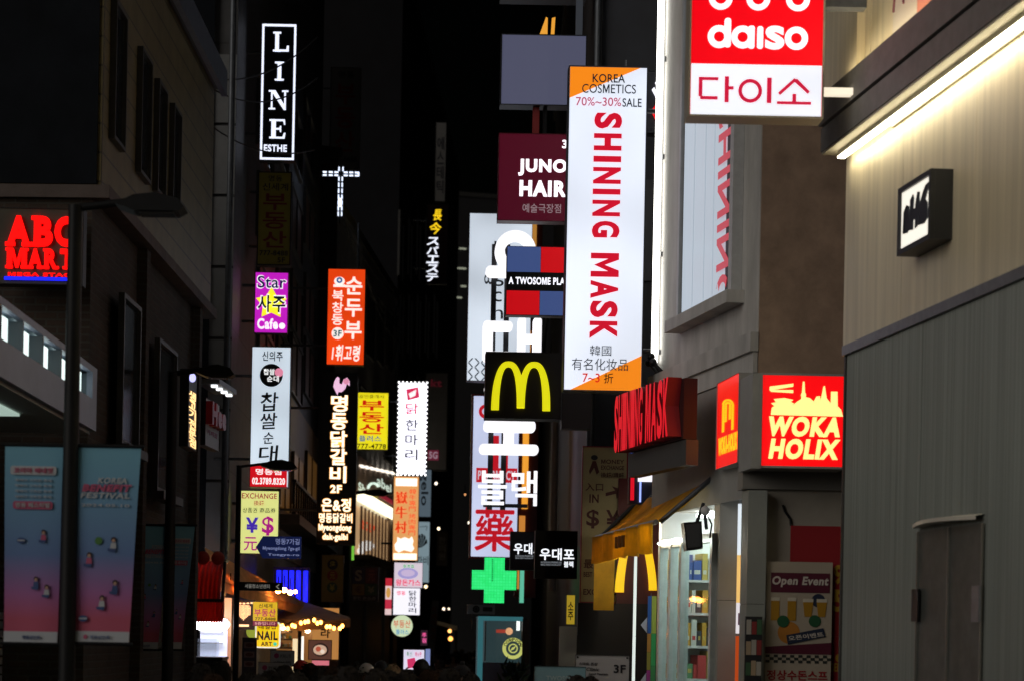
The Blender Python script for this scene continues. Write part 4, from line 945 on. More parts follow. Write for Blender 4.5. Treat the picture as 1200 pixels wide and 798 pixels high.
# exchange booth banner
t = sign('exchange_banner', 'dim tall beige banner with red border, dark arrow and currency marks', (682, 524, 733, 705), 29.6, M('banner_beige', (.46, .38, .2), .6, 0, .12, 3), rim=1.2, depth=.06, case=M('dark_red_frame', (.34, .03, .05), .5))
p = t.part('lettering'); ir = M('ink_brown_red', (.10, .02, .02), .6); 
p.text('MONEY', 703, 538, 730, 543, ir, .004, .03); p.text('EXCHANGE', 703, 545, 730, 550, ir, .004, .03); p.text('換錢/環錢', 703, 553, 730, 559, ir, .004, .03)
p.text('入口', 685, 566, 706, 575, ir, .004, .04); p.text('IN', 690, 579, 701, 589, ir, .004, .04); p.poly([(709, 577), (720, 574), (716, 569), (731, 574), (722, 584), (721, 578), (709, 581)], .004, .007, ir)
p.text('$', 687, 597, 702, 619, ir, .004, .03); p.text('¥', 710, 597, 726, 618, ir, .004, .03); p.text('最高', 685, 655, 708, 666, ir, .004, .04); p.text('BEST RATE', 685, 670, 708, 676, ir, .004, .03); p.text('EXCHANGE', 685, 690, 728, 697, ir, .004, .05)
p.poly([(689, 552), (693, 540), (697, 540), (701, 553), (698, 556), (695, 548), (690, 556)], .004, .007, ir); p.disc(695, 536, 4, .004, .007, DK, ry=3); p.done()
t = Thing('neon_sign', 'red and blue upright neon strips with a small white panel, under the red block letters', 'sign', (750, 562), 27.6)
p = t.part('neon_tube'); p.rect(738.5, 531, 740.3, 549, 0, .04, E('#5a80ff', 1.2)); p.done(); p = t.part('neon_tube'); p.rect(739, 553, 743, 586, 0, .04, E('#d01024', 1.0)); p.done(); p = t.part('neon_tube'); p.rect(749.5, 562, 751.3, 588, 0, .04, E('#9ab0ff', 1.2)); p.done()
p = t.part('lit_panel'); p.rect(747.5, 548, 766, 564, 0, .05, E('#f2f2fa', 1.1)); p.done(); p = t.part('back_board'); p.rect(737, 529, 768, 590, -.12, -.01, M('sign_navy', (.02, .022, .035), .4)); p.done()
# burger shop front with arches half under the awning
t = Thing('burger_storefront', 'dark red shop panel with big yellow arches cut by the awning', 'shop front', (745, 745), 29.2)
p = t.part('panel'); p.rect(722, 560, 812, 707, -.15, -.05, M('store_dark_red', (.10, .012, .015), .4)); p.rect(677, 707, 812, 800, -.15, -.05, M('sign_maroon_black', (.012, .008, .010), .4)); p.done()
p = t.part('pillar'); p.rect(656, 735, 676, 800, -.15, -.04, M('pillar_grey', (.4, .39, .37), .6)); p.done()
p = t.part('lower_wall'); p.bx(-.8, .8, .06, .16, -2.0, 0, M('sign_maroon_black', (.012, .008, .010), .4)); p.done()
p = t.part('arch_emblem'); ym = E('#f4c51c', .95)
def arc_leg(x0, x1, yb, yt, w0, w1):
    N = 10; A = []; B = []
    for i in range(N + 1):
        u = i / N; x = x0 + (x1 - x0) * u ** 1.6; y = yb + (yt - yb) * u; A.append((x, y)); B.append((x + w0 + (w1 - w0) * u, y))
    p.poly(A + B[::-1], -.04, .02, ym)
arc_leg(719.5, 729.5, 694, 628, 10.5, 8.5); arc_leg(768.5, 757.5, 691, 628, -9, -8.5); p.done()
t = Thing('light_pole', 'slim upright white light tube in front of the burger shop', 'light', (743, 745), 26)
p = t.part('lit_tube'); p.rect(741.4, 640, 744.6, 745, 0, .033, E('#dfe8e2', .9)); p.bx(-.017, .017, -.033, 0, -1.9, -.002, E('#dfe8e2', .9)); p.done()
p = t.part('base'); p.bx(-.15, .15, -.17, .13, -t.o.z, -1.9, BLACK); p.done()
# little signs and boards low on the east side
t = sign('slim_sign', 'slim yellow sign with black brush lettering under the black barbecue signs', (664, 697, 673.5, 731), 33, E('#b89a2c', .7), rim=.4)
p = t.part('lettering'); p.vtext('소주', 665.5, 704, 672, 727, ET('#20180a', .2), .004, .06); p.done()
t = sign('info_board', 'pale grey board with a large floor number, low beside the light tube', (674, 767.5, 737, 812), 24, M('board_grey', (.55, .55, .58), .5), rim=.3, depth=.05)
p = t.part('lettering'); p.text('3F', 719, 778, 733, 788, DK, .004, .05); p.text('스마트 폰샵', 678, 776, 700, 779.5, DK, .004, .04); p.text('Clinic', 687, 782, 702, 786, DK, .004, .02, shear=.2); p.text('Seoul Tourism', 690, 788, 712, 790.5, DK, .004, .02)
for x, y in ((676.5, 770), (734.5, 770)): p.disc(x, y, 1.2, .004, .012, BLACK, seg=10)
p.done(); p = t.part('stand'); p.bx(-.03, .03, .06, .1, -t.o.z, -.3, BLACK); p.done()
t = sign('info_board', 'light blue board with faint lettering in front of the grey one', (626, 780.5, 686, 815), 23.6, M('board_blue', (.30, .52, .62), .5), rim=.3, depth=.05)
p = t.part('lettering'); p.text('TWOSOME', 640, 791.5, 678, 797, M('board_ink_white', (.6, .75, .8), .5), .004, .04); p.done(); p = t.part('stand'); p.bx(-.03, .03, .06, .1, -t.o.z, -.3, BLACK); p.done()
t = Thing('flag_sign', 'narrow striped upright sign of blue, orange, green and pink blocks at the shop corner', 'sign', (764, 745), 25)
for y0, y1, c in ((698, 742, (.03, .12, .45)), (742, 764, (.55, .25, .05)), (764, 785, (.35, .30, .05)), (785, 810, (.45, .05, .30))):
    p = t.part('stripe'); p.rect(758.5, y0, 762.5, y1 - .3, 0, .02, M('flag' + str(y0), c, .5)); p.done()
for y0, y1, c in ((698, 742, (.42, .5, .08)), (742, 780, (.05, .4, .12)), (780, 810, (.06, .3, .1))):
    p = t.part('stripe'); p.rect(763, y0, 768.5, y1 - .3, -.01, .015, M('flagb' + str(y0), c, .5)); p.done()
p = t.part('diamond'); p.poly([(750.5, 732), (758, 723), (758, 741.5)], 0, .01, M('flag_white', (.55, .55, .65), .5)); p.poly([(750.5, 799), (758, 788), (758, 806)], 0, .01, M('flag_white', (.55, .55, .65), .5)); p.done()
p = t.part('pole'); p.rect(762.6, 694, 763, 745, -.05, -.02, STEEL); p.bx(-.02, .02, .0, .04, -t.o.z, -.55, STEEL); p.done()
# red and white emblem half hidden by the light tube
t = sign('side_sign', 'dark sign with tilted red and white strokes, half hidden behind the light tube', (738, 84, 790, 156), 28, M('sign_navy', (.02, .022, .035), .4), rim=.2)
p = t.part('emblem'); p.poly([(763, 131), (769, 122), (779, 142), (774, 152)], .004, .03, E('#e01018', 1.1)); p.poly([(763.5, 106), (766, 103), (778, 128), (778, 133)], .004, .03, E('#f4f4ff', 1.2)); p.poly([(767, 98), (772, 92), (780, 104), (780, 112), (774, 108)], .004, .03, E('#f4f4ff', 1.2)); p.poly([(773, 108), (776, 107), (779, 114), (777, 116)], .032, .04, E('#e01018', 1.1)); p.done()
# red five and ten sign next to the daiso
t = sign('store_sign', 'big red and white lightbox with rounded white lettering, at the top of the frame', (810, -35, 964, 136), 19, E('#e60012', .95), rim=2.4, depth=.26, case=M('warm_grey_case', (.42, .38, .30), .45, .2))
p = t.part('white_panel'); p.rect(810.5, 76.5, 963.5, 136, .004, .008, blotch(E('#e4e8f2', .98), .04, .8)); p.done()
p = t.part('lettering'); wd = E('#fbf8ff', 1.05)
def dl(ch, x0, y0, x1, y1): p.text(ch, x0, y0, x1, y1, wd, .010, .05)
for cx in (843.5, 887.5, 934): p.ring(cx, -1, 7.2, 14, .006, .010, wd, 32)
def ringl(cx, cy, r, w): p.ring(cx, cy, r - w, r, .006, .010, wd, 34)
ringl(842.5, 44.5, 13.4, 7.2); rrect(p, 848.5, 22.5, 856.2, 57, 3.5, .006, .0115, wd)
ringl(870, 44.5, 13.4, 7.2); rrect(p, 876.5, 31, 884, 58, 3.0, .006, .0115, wd)
rrect(p, 887, 31.5, 894, 58, 3.0, .006, .0115, wd)
p.text('s', 896.5, 30.5, 919, 58.5, wd, .006, .05)
ringl(933, 44.8, 13.6, 7.2); p.done()
p = t.part('red_lettering'); cr_ = ET('#c8143c', .85)
p.rect(819.5, 92.3, 824, 115, .010, .013, cr_); p.rect(819.5, 92.2, 842.5, 96, .010, .0134, cr_); p.rect(821.5, 114.5, 842, 118.5, .010, .0138, cr_)
p.rect(850, 91, 855, 121.5, .010, .013, cr_); p.rect(855, 102.5, 860.5, 106.5, .010, .0134, cr_)
p.ring(880, 107.5, 9.6, 14, .010, .013, cr_, 34); p.rect(899.5, 91.5, 905, 121.5, .010, .013, cr_)
p.poly([(912.5, 109), (931.5, 91.5), (934.5, 94), (915, 112)], .010, .013, cr_); p.poly([(934.5, 92), (950, 107), (947.5, 110), (930.5, 95)], .010, .0134, cr_); p.rect(929.5, 110, 934, 119, .010, .0138, cr_); p.rect(911.5, 119, 951.5, 122.5, .010, .0142, cr_); p.done()
p = t.part('bracket'); a, b, c, d = t.R(810, -35, 964, 136); p.bx(c + .02, c + .36, .06, .16, b + .22, b + .28, E('#fff2d8', .95)); p.bx(c + .02, c + .4, .06, .2, d - .3, d - .2, STEEL); p.done()
# corner noodle sign, two faces
t = sign('noodle_sign', 'red lightbox with cream skyline, chopsticks and heavy slanted lettering', (893, 440, 989, 546), 21.9, E('#ee0a10', .98), rim=2.6, depth=.45, case=M('grey_fascia', (.34, .34, .33), .6, .1, .1, 3))
p = t.part('skyline_emblem'); cy_ = E('#ffe68c', 1.15)
p.poly([(901, 453.5), (928.5, 449.5), (928.5, 453), (901, 458)], .004, .02, cy_); p.poly([(901, 454.5 + 3), (928.5, 457), (928.5, 460.5), (903, 459.5)], .006, .022, cy_)
p.poly([(903, 486.5), (904, 478), (907, 476), (903, 473), (909, 471.5), (906, 468), (918, 466.5), (929, 468.5), (926, 471), (930, 473), (927, 476), (934, 470), (939, 467), (943, 465), (948, 466), (953, 470), (956, 464), (960, 463.5), (961, 469), (964, 452), (965.5, 451.5), (968, 466), (973, 472), (973, 458), (980.5, 458), (981, 475), (985, 479), (987.5, 487)], .004, .018, cy_)
p.poly([(937.5, 470), (938.5, 461.5), (939.5, 447), (941.5, 447), (942.5, 461.5), (944, 470)], .019, .023, cy_); p.disc(940.5, 463, 3, .024, .027, cy_, ry=3.6); p.done()
p = t.part('lettering'); p.text('WOKA', 901, 488, 984, 511.5, cy_, .004, .085, shear=.18, d=.02); p.text('HOLIX', 901, 514, 985, 538, cy_, .004, .085, shear=.18, d=.02); p.done()
WSN = Wall(839, 23.3, 867, 22.2)
t = sign('noodle_side_sign', 'narrow red lightbox with a yellow arch of noodles, turned to the street', (840.5, 443.5, 866, 545), 22.7, E('#ea1410', .95), wall=WSN, rim=.3, depth=.3, case=M('grey_fascia', (.34, .34, .33), .6, .1, .1, 3))
p = t.part('emblem'); yo = ET('#ffb818', 1.05)
for i, (r0, r1) in enumerate(((4.2, 6.8), (1.2, 3.6))):
    p.ring(853.5, 474, r0, r1, .004, .007, yo, 16, 0, 180); p.rect(853.5 - r1, 474, 853.5 - r0, 506 - i * 12, .004, .0074, yo); p.rect(853.5 + r0, 474, 853.5 + r1, 503 - i * 12, .004, .0074, yo)
p.done()
p = t.part('lettering'); p.text('WOKA-HOLIX', 842.5, 509, 864.5, 530, yo, .004, .09); p.done()
p = t.part('corner_panel'); x0, z0, x1, z1 = t.R(866.5, 439, 890, 549); p.bx(x0, x0 + .55, 0, .1, z0, z1, M('grey_fascia', (.34, .34, .33), .6, .1, .1, 3)); p.done()
# red channel letters
WSM = Wall(736, 25.2, 801, 23.3)
t = Thing('red_channel_letters', 'row of tall narrow glowing red block letters fixed above the shop', 'sign', (736, 745), 25, wall=WSM)
t.at = (736, 745)
fr = E('#d20a1c', .9); sd = M('letter_side_red', (.30, .012, .02), .5)
p = t.part('lettering'); x0 = 0; 
def ch_letters(word, px0, px1, yt0, yb0):
    n = len(word)
    for i, ch in enumerate(word):
        a = px0 + (px1 - px0) * i / n; b = px0 + (px1 - px0) * (i + .88) / n
        f = (a - 736) / 65; yt = 465 - 24 * f; yb = 531 - 21 * f
        vs, fs = text_mesh(ch, .06); 
        X0, Z0, X1, Z1 = t.R(a, yt, b, yb); xa = min(v[0] for v in vs); xb = max(v[0] for v in vs); ya = min(v[1] for v in vs); yb_ = max(v[1] for v in vs)
        V = [(X0 + (v[0] - xa) / max(.01, xb - xa) * (X1 - X0), -.18 if v[2] > 0 else -.02, Z0 + (v[1] - ya) / (yb_ - ya) * (Z1 - Z0)) for v in vs]
        p.raw(V, [q for q in fs if all(vs[k][2] > 0 for k in q)], fr); p.raw(V, [q for q in fs if not all(vs[k][2] > 0 for k in q)], sd)
ch_letters('SHINING', 737, 771, 0, 0); ch_letters('MASK', 774, 802, 0, 0); p.done()
p = t.part('backing_box'); x0, z0, x1, z1 = t.R(736, 463, 801, 531); p.bx(-.02, x1 + .04, -.015, .14, t.L(770, 517)[1] - .05, t.L(770, 457)[1] + .03, M('dark_red_box', (.035, .006, .007), .6)); p.done()
p = t.part('rail'); p.bx(-.1, x1 + .1, .0, .14, t.L(770, 517)[1] - .34, t.L(770, 517)[1] - .06, M('dark_rail', (.09, .09, .09), .5, .4)); p.done()
# black square sign on the near wall
WA = Wall(1053, 18.1, 1092, 17.25)
t = Thing('square_sign', 'black box sign with white face and dark hand drawn letters on the cream wall', 'sign', (1072, 248), 17.4, wall=WR1, n=.20)
x0, z0, x1, z1 = t.R(1053, 203, 1092, 297)
zz0, zz1 = z0 + .05, z1 - .05
x1 = x0 + (z1 - z0) * 1.22; 
p = t.part('case'); p.bx(x0, x1, .03, .19, zz0, zz1, BLACK); fr_ = .045
p.bx(x0, x0 + fr_, -.01, .029, zz0, zz1, BLACK); p.bx(x1 - fr_, x1, -.01, .029, zz0, zz1, BLACK); p.bx(x0 + fr_, x1 - fr_, -.01, .029, zz1 - fr_, zz1, BLACK); p.bx(x0 + fr_, x1 - fr_, -.01, .029, zz0, zz0 + fr_, BLACK); p.done()
p = t.part('face'); p.bx(x0 + fr_, x1 - fr_, .012, .028, zz0 + fr_, zz1 - fr_, E('#f6f0e2', 1.0)); p.done()
p = t.part('lettering'); w_ = x1 - x0; h_ = zz1 - zz0
def up(q): return [(x0 + u * w_, zz0 + v * h_) for u, v in q]
kb = M('ink_blue_black', (.008, .012, .02), .5)
p.prism(up([(.12, .30), (.14, .62), (.22, .70), (.30, .66), (.33, .32), (.26, .28)]), -.011, -.004, kb)
p.prism(up([(.32, .30), (.34, .74), (.42, .80), (.45, .74), (.44, .58), (.50, .58), (.50, .42), (.44, .42), (.44, .28)]), -.011, -.0035, kb)
p.prism(up([(.50, .28), (.50, .62), (.56, .80), (.62, .78), (.62, .56), (.58, .30)]), -.011, -.003, kb)
p.prism(up([(.61, .30), (.62, .58), (.74, .76), (.80, .82), (.88, .84), (.88, .76), (.80, .62), (.86, .56), (.88, .34), (.78, .28)]), -.011, -.0025, kb)
p.done()
def trans(m, amount=.5):
    n = m.node_tree.nodes; l = m.node_tree.links; b = n['Principled BSDF']; t = n.new('ShaderNodeBsdfTranslucent'); x = n.new('ShaderNodeMixShader'); x.inputs[0].default_value = amount
    src = b.inputs['Base Color'].links[0].from_socket if b.inputs['Base Color'].links else None
    if src: l.new(src, t.inputs[0])
    else: t.inputs[0].default_value = b.inputs['Base Color'].default_value
    l.new(b.outputs[0], x.inputs[1]); l.new(t.outputs[0], x.inputs[2]); l.new(x.outputs[0], n['Material Output'].inputs[0]); return m
# ------------------------------------------------------------------ ground floor of the grey corner building
TILE = M('beige_column_tile', (.40, .385, .34), .55, 0, .1, 2)
TILEG = M('green_grey_column', (.27, .285, .265), .55, 0, .1, 2)
def shop():
    t = Thing('glass_shopfront', 'brightly lit glass shop front with shelves, under the yellow awning', 'shop front', (842, 745), 23.9, wall=WB)
    # room behind the street face
    xl = t.L(768, 745)[0]; xr = t.L(838, 745)[0]; z0 = -t.o.z; zt = t.L(805, 590)[1]
    wh = M('shop_white', (.72, .74, .75), .6, var=.06, scale=2)
    p = t.part('room'); dp = 2.6
    p.bx(xl, xr, dp, dp + .1, z0, zt, wh); p.bx(xl - .1, xl, .05, dp, z0, zt, wh); p.bx(xr, xr + .1, .05, dp, z0, zt, wh); p.bx(xl, xr, .05, dp, zt, zt + .1, wh); p.bx(xl, xr, .05, dp, z0 - .0, z0 + .05, M('shop_floor', (.3, .3, .3), .4)); p.done()
    for i in range(3):
        p = t.part('ceiling_lamp'); x = xl + (xr - xl) * (i + .5) / 3; p.bx(x - .1, x + .1, .4, dp - .4, zt - .10, zt - .05, E('#eefaf4', 10)); p.done()
    gl = glass_mat('shop_glass', (.9, .96, .95), .04, .92)
    for px0, px1 in ((777, 789), (790, 801), (803, 838)):
        p = t.part('glass_pane'); a, b = t.L(px0, 700)[0], t.L(px1, 700)[0]; p.bx(a, b, -.01, 0, z0, t.L(800, 640)[1], gl); p.done()
    al = M('shop_aluminium', (.55, .6, .6), .35, .6, .1, 10)
    p = t.part('frame')
    for px in (777, 789.5, 802, 838):
        x = t.L(px, 700)[0]; p.bx(x - .04, x + .04, -.06, .04, z0, t.L(800, 636)[1], al)
    x0, x1 = t.L(777, 700)[0], t.L(838, 700)[0]; z = t.L(800, 640)[1]; p.bx(x0, x1, -.05, .035, z + .002, z + .1, al); p.done()
    sh = M('shelf_white', (.6, .6, .6), .5); cols = [(.55, .3, .03), (.5, .05, .05), (.05, .1, .35), (.6, .6, .55), (.1, .25, .12), (.55, .42, .1), (.04, .04, .05)]
    random.seed(5)
    for k in range(3):
        s = t.part('shelf'); x0 = xl + .05 + (xr - xl) * k / 3; w = (xr - xl) / 3 - .1; zz = z0 + .2
        for j in range(6): s.bx(x0, x0 + w, dp - .5, dp - .02, zz + j * .42, zz + j * .42 + .03, sh)
        s = s.done(); g = t.part('goods_print', s)
        for j in range(6):
            x = x0 + .02
            while x < x0 + w - .15:
                ww = random.uniform(.08, .18); g.bx(x, x + ww - .01, dp - .45, dp - .1, zz + j * .42 + .032, zz + j * .42 + random.uniform(.18, .36), M('goods%d' % (q_ := random.randrange(7)), cols[q_], .5)); x += ww
        g.done()
    e = t.part('end_shelf')
    for j in range(7): e.bx(xl + .02, xl + .4, .1, 1.5, z0 + .3 + j * .40, z0 + .33 + j * .40, sh)
    e = e.done(); g = t.part('goods_print', e)
    for j in range(7):
        y = .12
        while y < 1.35:
            ww = random.uniform(.05, .12); g.bx(xl + .38, xl + .384, y + .012, y + ww - .025, z0 + .40 + j * .40, z0 + .45 + j * .40, M('goods%d' % random.choice((3, 3, 5, 1)), cols[3], .5)); g.bx(xl + .06, xl + .38, y, y + ww - .01, z0 + .332 + j * .40, z0 + .332 + j * .40 + random.uniform(.16, .34), M('goods%d' % (q_ := random.randrange(7)), cols[q_], .5)); y += ww
    g.done()
    # door post just inside
    p = t.part('notice'); x = t.L(828, 700)[0]; za = t.L(828, 706)[1]; p.bx(x - .02, x + .2, .1, .12, za, za + .38, M('notice_white', (.7, .7, .72), .5)); p.bx(x - .02, x + .2, .095, .099, za + .3, za + .36, M('notice_violet', (.12, .06, .4), .5)); p.bx(x - .05, x + .2, .09, .094, za - .12, za - .01, M('notice_orange', (.6, .3, .03), .5)); p.done()
    p = t.part('door_post'); x = t.L(827, 700)[0]; p.bx(x - .05, x + .02, .15, .22, z0, t.L(827, 690)[1], M('post_brown', (.12, .10, .09), .5)); p.done()
shop()
def column(lbl, px0, px1, D, m, extra=None):
    t = Thing('shop_column', lbl, 'column', ((px0 + px1) / 2, 745), D)
    x0, _, x1, zt = t.R(px0, 574, px1, 745); z = -t.o.z
    p = t.part('shaft'); n = 3; h = (zt - z) / n
    for i in range(n): p.bx(x0, x1, 0, .45, z + i * h + .006, z + (i + 1) * h, m)
    p.bx(x0 + .01, x1 - .01, .01, .44, z, zt, DKTRIM); p.done(); return t
column('pale beige tiled column between the glass shop front and the lit slot', 841, 863, 23.6, TILE)
column('grey green column beside the poster wall', 874, 896, 22.25, TILEG)
t = Thing('lit_window_strip', 'narrow brightly lit window slot between two columns with orange lower half', 'window', (868, 745), 23.3)
p = t.part('glass_panel'); p.rect(862, 590, 876, 650, .0, .02, E('#dfeaf2', .95)); p.rect(862, 650, 876, 706, .0, .02, E('#f0c070', .9)); p.rect(862, 706, 876, 742, .0, .02, E('#e8e2e6', .85)); p.bx(*[t.R(862, 742, 876, 745)[i] for i in (0, 2)], -.02, 0, -t.o.z, 0, E('#b8481a', .75)); p.done()
p = t.part('print'); p.rect(866, 662, 872, 690, .022, .026, ET('#f0f0f4', .9)); p.rect(866, 670, 870, 676, .028, .031, ET('#3a3a78', .6)); p.rect(864, 718, 872, 732, .022, .026, ET('#6a5060', .5)); p.done()
# beige poster wall under the noodle sign
t = Thing('poster_wall', 'beige wall below the noodle sign holding event posters', 'wall', (940, 745), 22.45)
p = t.part('wall_panel'); a = t.R(884, 572, 1010, 745); p.bx(a[0], a[2] + 2, 0, .3, -t.o.z, a[3], BEIGE); p.done()
p = t.part('soffit_band'); a = t.R(866, 547, 1010, 574); p.bx(a[0], a[2] + 1.5, -.06, .3, a[1], a[3], M('soffit_grey', (.22, .21, .19), .6)); p.done()
p = t.part('cable'); q = lambda x, y: (t.L(x, y)[0], -.02, t.L(x, y)[1]); p.path([q(914, 592), q(917, 600), q(923, 608), q(924, 616)], .012, BLACK, 6); p.done()
t = Thing('red_poster', 'dark red poster with tall yellow numerals, partly behind the event poster', 'poster', (957, 745), 22.4)
p = t.part('sheet'); p.rect(924, 616, 990, 745, 0, .012, M('poster_red', (.30, .015, .02), .5)); a = t.R(924, 745, 990, 746); p.bx(a[0], a[2], -.012, 0, -t.o.z + .3, -.001, M('poster_red', (.30, .015, .02), .5)); p.done()
p = t.part('lettering'); yp = M('poster_yellow', (.50, .30, .03), .5); p.text('9', 975, 661, 988, 684, yp, .014, .06); p.text('5', 975, 690, 988, 716, yp, .014, .06); p.text('BEER', 974, 776, 989, 786, yp, .014, .05); p.disc(984, 770, 5, .013, .016, yp); p.done()
t = Thing('event_poster', 'cream event poster with maroon heading, beer glasses and a checkered band', 'poster', (936, 745), 22.33)
p = t.part('sheet'); a = t.R(897, 658, 974, 745); p.bx(a[0], a[2], -.01, 0, -1.0, a[3], M('poster_paper', (.42, .36, .28), .6, 0, .05, 4)); p.done()
p = t.part('heading'); p.rect(902, 671, 971, 694, .012, .015, M('poster_maroon', (.10, .012, .03), .5)); p.done()
p = t.part('lettering'); pw = M('poster_white', (.62, .56, .5), .5); p.text('Open Event', 903.5, 675, 969.5, 688, pw, .017, .06, shear=.15); p.text('오픈이벤트', 924, 740, 965, 750, pw, .022, .05, rot=12); p.text('정상수돈스프', 899, 785, 970, 797, M('poster_red', (.30, .015, .02), .5), .012, .08); p.done()
p = t.part('beer_glass')
be = M('beer_amber', (.42, .22, .02), .4); fo = M('beer_foam', (.6, .55, .45), .5); gn = M('label_green', (.02, .10, .04), .5)
for cx in (907.5, 927): p.rect(cx - 5, 704, cx + 5, 727, .012, .016, be); p.rect(cx - 5, 700, cx + 5, 704, .012, .016, fo)
for cx in (946, 962): p.poly([(cx - 6, 705), (cx + 6, 705), (cx + 4, 722), (cx - 4, 722)], .012, .016, be); p.rect(cx - 6, 701, cx + 6, 705, .012, .016, fo)
p.disc(917, 728, 7, .017, .019, gn); p.disc(954, 727, 7, .017, .019, gn); p.disc(958, 703, 8, .010, .0118, M('dark_blue_dot', (.02, .03, .06), .5)); p.disc(924, 741, 13, .010, .0119, M('poster_orange', (.5, .2, .03), .5)); p.done()
p = t.part('banner_print'); p.poly([(921, 744), (964, 735), (967, 745), (923, 755)], .018, .021, M('dark_blue_dot', (.02, .03, .06), .5)); p.poly([(897, 758), (974, 752), (974, 766), (897, 766)], .012, .015, M('poster_maroon', (.10, .012, .03), .5))
for i in range(16):
    for j in range(3):
        if (i + j) % 2 == 0: p.rect(897.3 + i * 4.8, 767 + j * 3.2, 897.3 + i * 4.8 + 4.8, 767 + j * 3.2 + 3.2, .012, .0145, M('check_black', (.03, .035, .03), .5))
p.done()
t = Thing('leaflet_rack', 'dark rack of small leaflets on the grey green column', 'rack', (884, 745), 22.15)
p = t.part('board'); a = t.R(873.5, 722, 893, 745); p.bx(a[0], a[2], 0, .05, -1.0, a[3], CASE); p.done()
p = t.part('leaflet_print'); random.seed(8)
for i in range(9):
    y = 725 + (i // 3) * 24; x = 874.5 + (i % 3) * 6.2
    p.rect(x, y + random.uniform(0, 3), x + 5.6, y + 18, .004, .007, M('leaf%d' % (i % 4), [(.4, .38, .34), (.25, .03, .03), (.05, .12, .06), (.4, .3, .2)][i % 4], .5))
p.done()
# yellow awning
def awning():
    t = Thing('yellow_awning', 'yellow fabric awning with scalloped valance over the burger shop', 'awning', (768, 645), 24)
    cl = trans(M('awning_yellow', (.62, .36, .015), .7, 0, .25, 3, .2)); 
    A0, A1 = P(834, 560, 24.0), P(748, 592, 28.2)             # along the wall
    B0, B1 = P(769, 611, 24.0), P(699, 622, 28.0)             # front bar
    A1.z = A0.z; B1.z = B0.z
    l = t.loc; th = Vector((0, 0, .02)); N = 8
    p = t.part('cloth'); vs = []; 
    for i in range(N + 1):
        u = i / N
        for j in range(5):
            v = j / 4; a = A0.lerp(A1, u); b = B0.lerp(B1, u); q = a.lerp(b, v); q.z -= .06 * math.sin(math.pi * v) + .02 * math.sin(u * 25) * v; vs.append(l(q))
    top = len(vs); vs += [q + Vector((0, 0, -.015)) for q in vs]
    fs = [(i * 5 + j, (i + 1) * 5 + j, (i + 1) * 5 + j + 1, i * 5 + j + 1) for i in range(N) for j in range(4)]
    fs += [tuple(k + top for k in f[::-1]) for f in fs]
    p.raw(vs, fs, cl, True); p.done()
    p = t.part('valance'); vs = []; n = 24
    for i in range(n + 1):
        q = B0.lerp(B1, i / n); w = .025 * math.sin(i * 1.3)
        vs += [l(q + Vector((w - .05, 0, 0))), l(q + Vector((w * 1.6 - .05, 0, -.33 - .025 * abs(math.sin(i * math.pi / 4)))))]
    m_ = len(vs); vs += [v + Vector((.012, 0, 0)) for v in vs]
    fs = [(2 * i, 2 * i + 2, 2 * i + 3, 2 * i + 1) for i in range(n)]; fs += [tuple(k + m_ for k in f[::-1]) for f in fs]
    p.raw(vs, fs, trans(M('valance_yellow', (.78, .44, .02), .7, 0, .2, 5, .2), .65), True); p.done()
    p = t.part('emblem'); c = B0.lerp(B1, .45); d = (B1 - B0).normalized()
    for k in (-.22, 0, .22): q0 = c + d * k + Vector((-.085, 0, -.22)); p.tube(l(q0), l(q0 + Vector((0, 0, .14))), .022, M('emblem_brown', (.16, .07, .01), .6), 6)
    p.done()
    p = t.part('arm')
    p.tube(l(A0), l(B0 + Vector((.05, .05, 0))), .03, STEEL); p.tube(l(A1), l(B1 + Vector((.05, -.05, 0))), .03, STEEL); p.tube(l(B0), l(B1), .03, ALU); p.done()
    p = t.part('side_flap'); q = B1; p.raw([l(q + Vector((-.02, .01, 0))), l(q + Vector((.25, .05, .0))), l(q + Vector((.25, .05, -.95))), l(q + Vector((-.02, .01, -.95)))] + [l(q + Vector((-.02, .03, 0))), l(q + Vector((.25, .07, .0))), l(q + Vector((.25, .07, -.95))), l(q + Vector((-.02, .03, -.95)))], [(0, 1, 2, 3), (7, 6, 5, 4), (0, 4, 5, 1), (1, 5, 6, 2), (2, 6, 7, 3), (3, 7, 4, 0)], cl); p.done()
awning()
t = Thing('loudspeaker', 'black box loudspeaker hanging under the end of the yellow awning', 'loudspeaker', (812.5, 627), 23.5)
p = t.part('cabinet'); p.prism([t.L(801, 612), t.L(822, 610), t.L(824, 642), t.L(805, 645)], -.25, 0, BLACK); p.done()
p = t.part('grille'); p.prism([t.L(803, 614.5), t.L(820, 612.5), t.L(821.5, 639.5), t.L(806.5, 642)], .002, .012, M('grille_grey', (.05, .055, .06), .7, .2, .3, 90)); p.done()
p = t.part('bracket'); p.tube((.05, .1, t.L(812, 611)[1]), (.12, .1, t.L(812, 588)[1]), .02, BLACK); p.done()
t = Thing('flood_lamp', 'small round white lamp with cable beside the black loudspeaker', 'lamp', (826, 598), 23.6)
p = t.part('lamp_head'); p.ball((0, 0, 0), .055, M('lamp_white', (.6, .62, .62), .4)); p.tube((0, 0, -.04), (.03, .05, -.2), .02, STEEL); p.path([(.03, 0, -.05), (.08, 0, -.15), (.06, 0, -.3)], .01, BLACK, 6); p.done()
t = Thing('shop_lamp', 'row of three flat lit lamps under the awning over the glass front', 'lamp', (800, 632), 24.3)
for x, y, w in ((781, 636, 8), (795, 632, 8), (827, 631, 11)):
    p = t.part('lamp'); p.disc(x, y, w, -.25, 0, E('#f2fff8', 7), ry=2, seg=16); p.done()

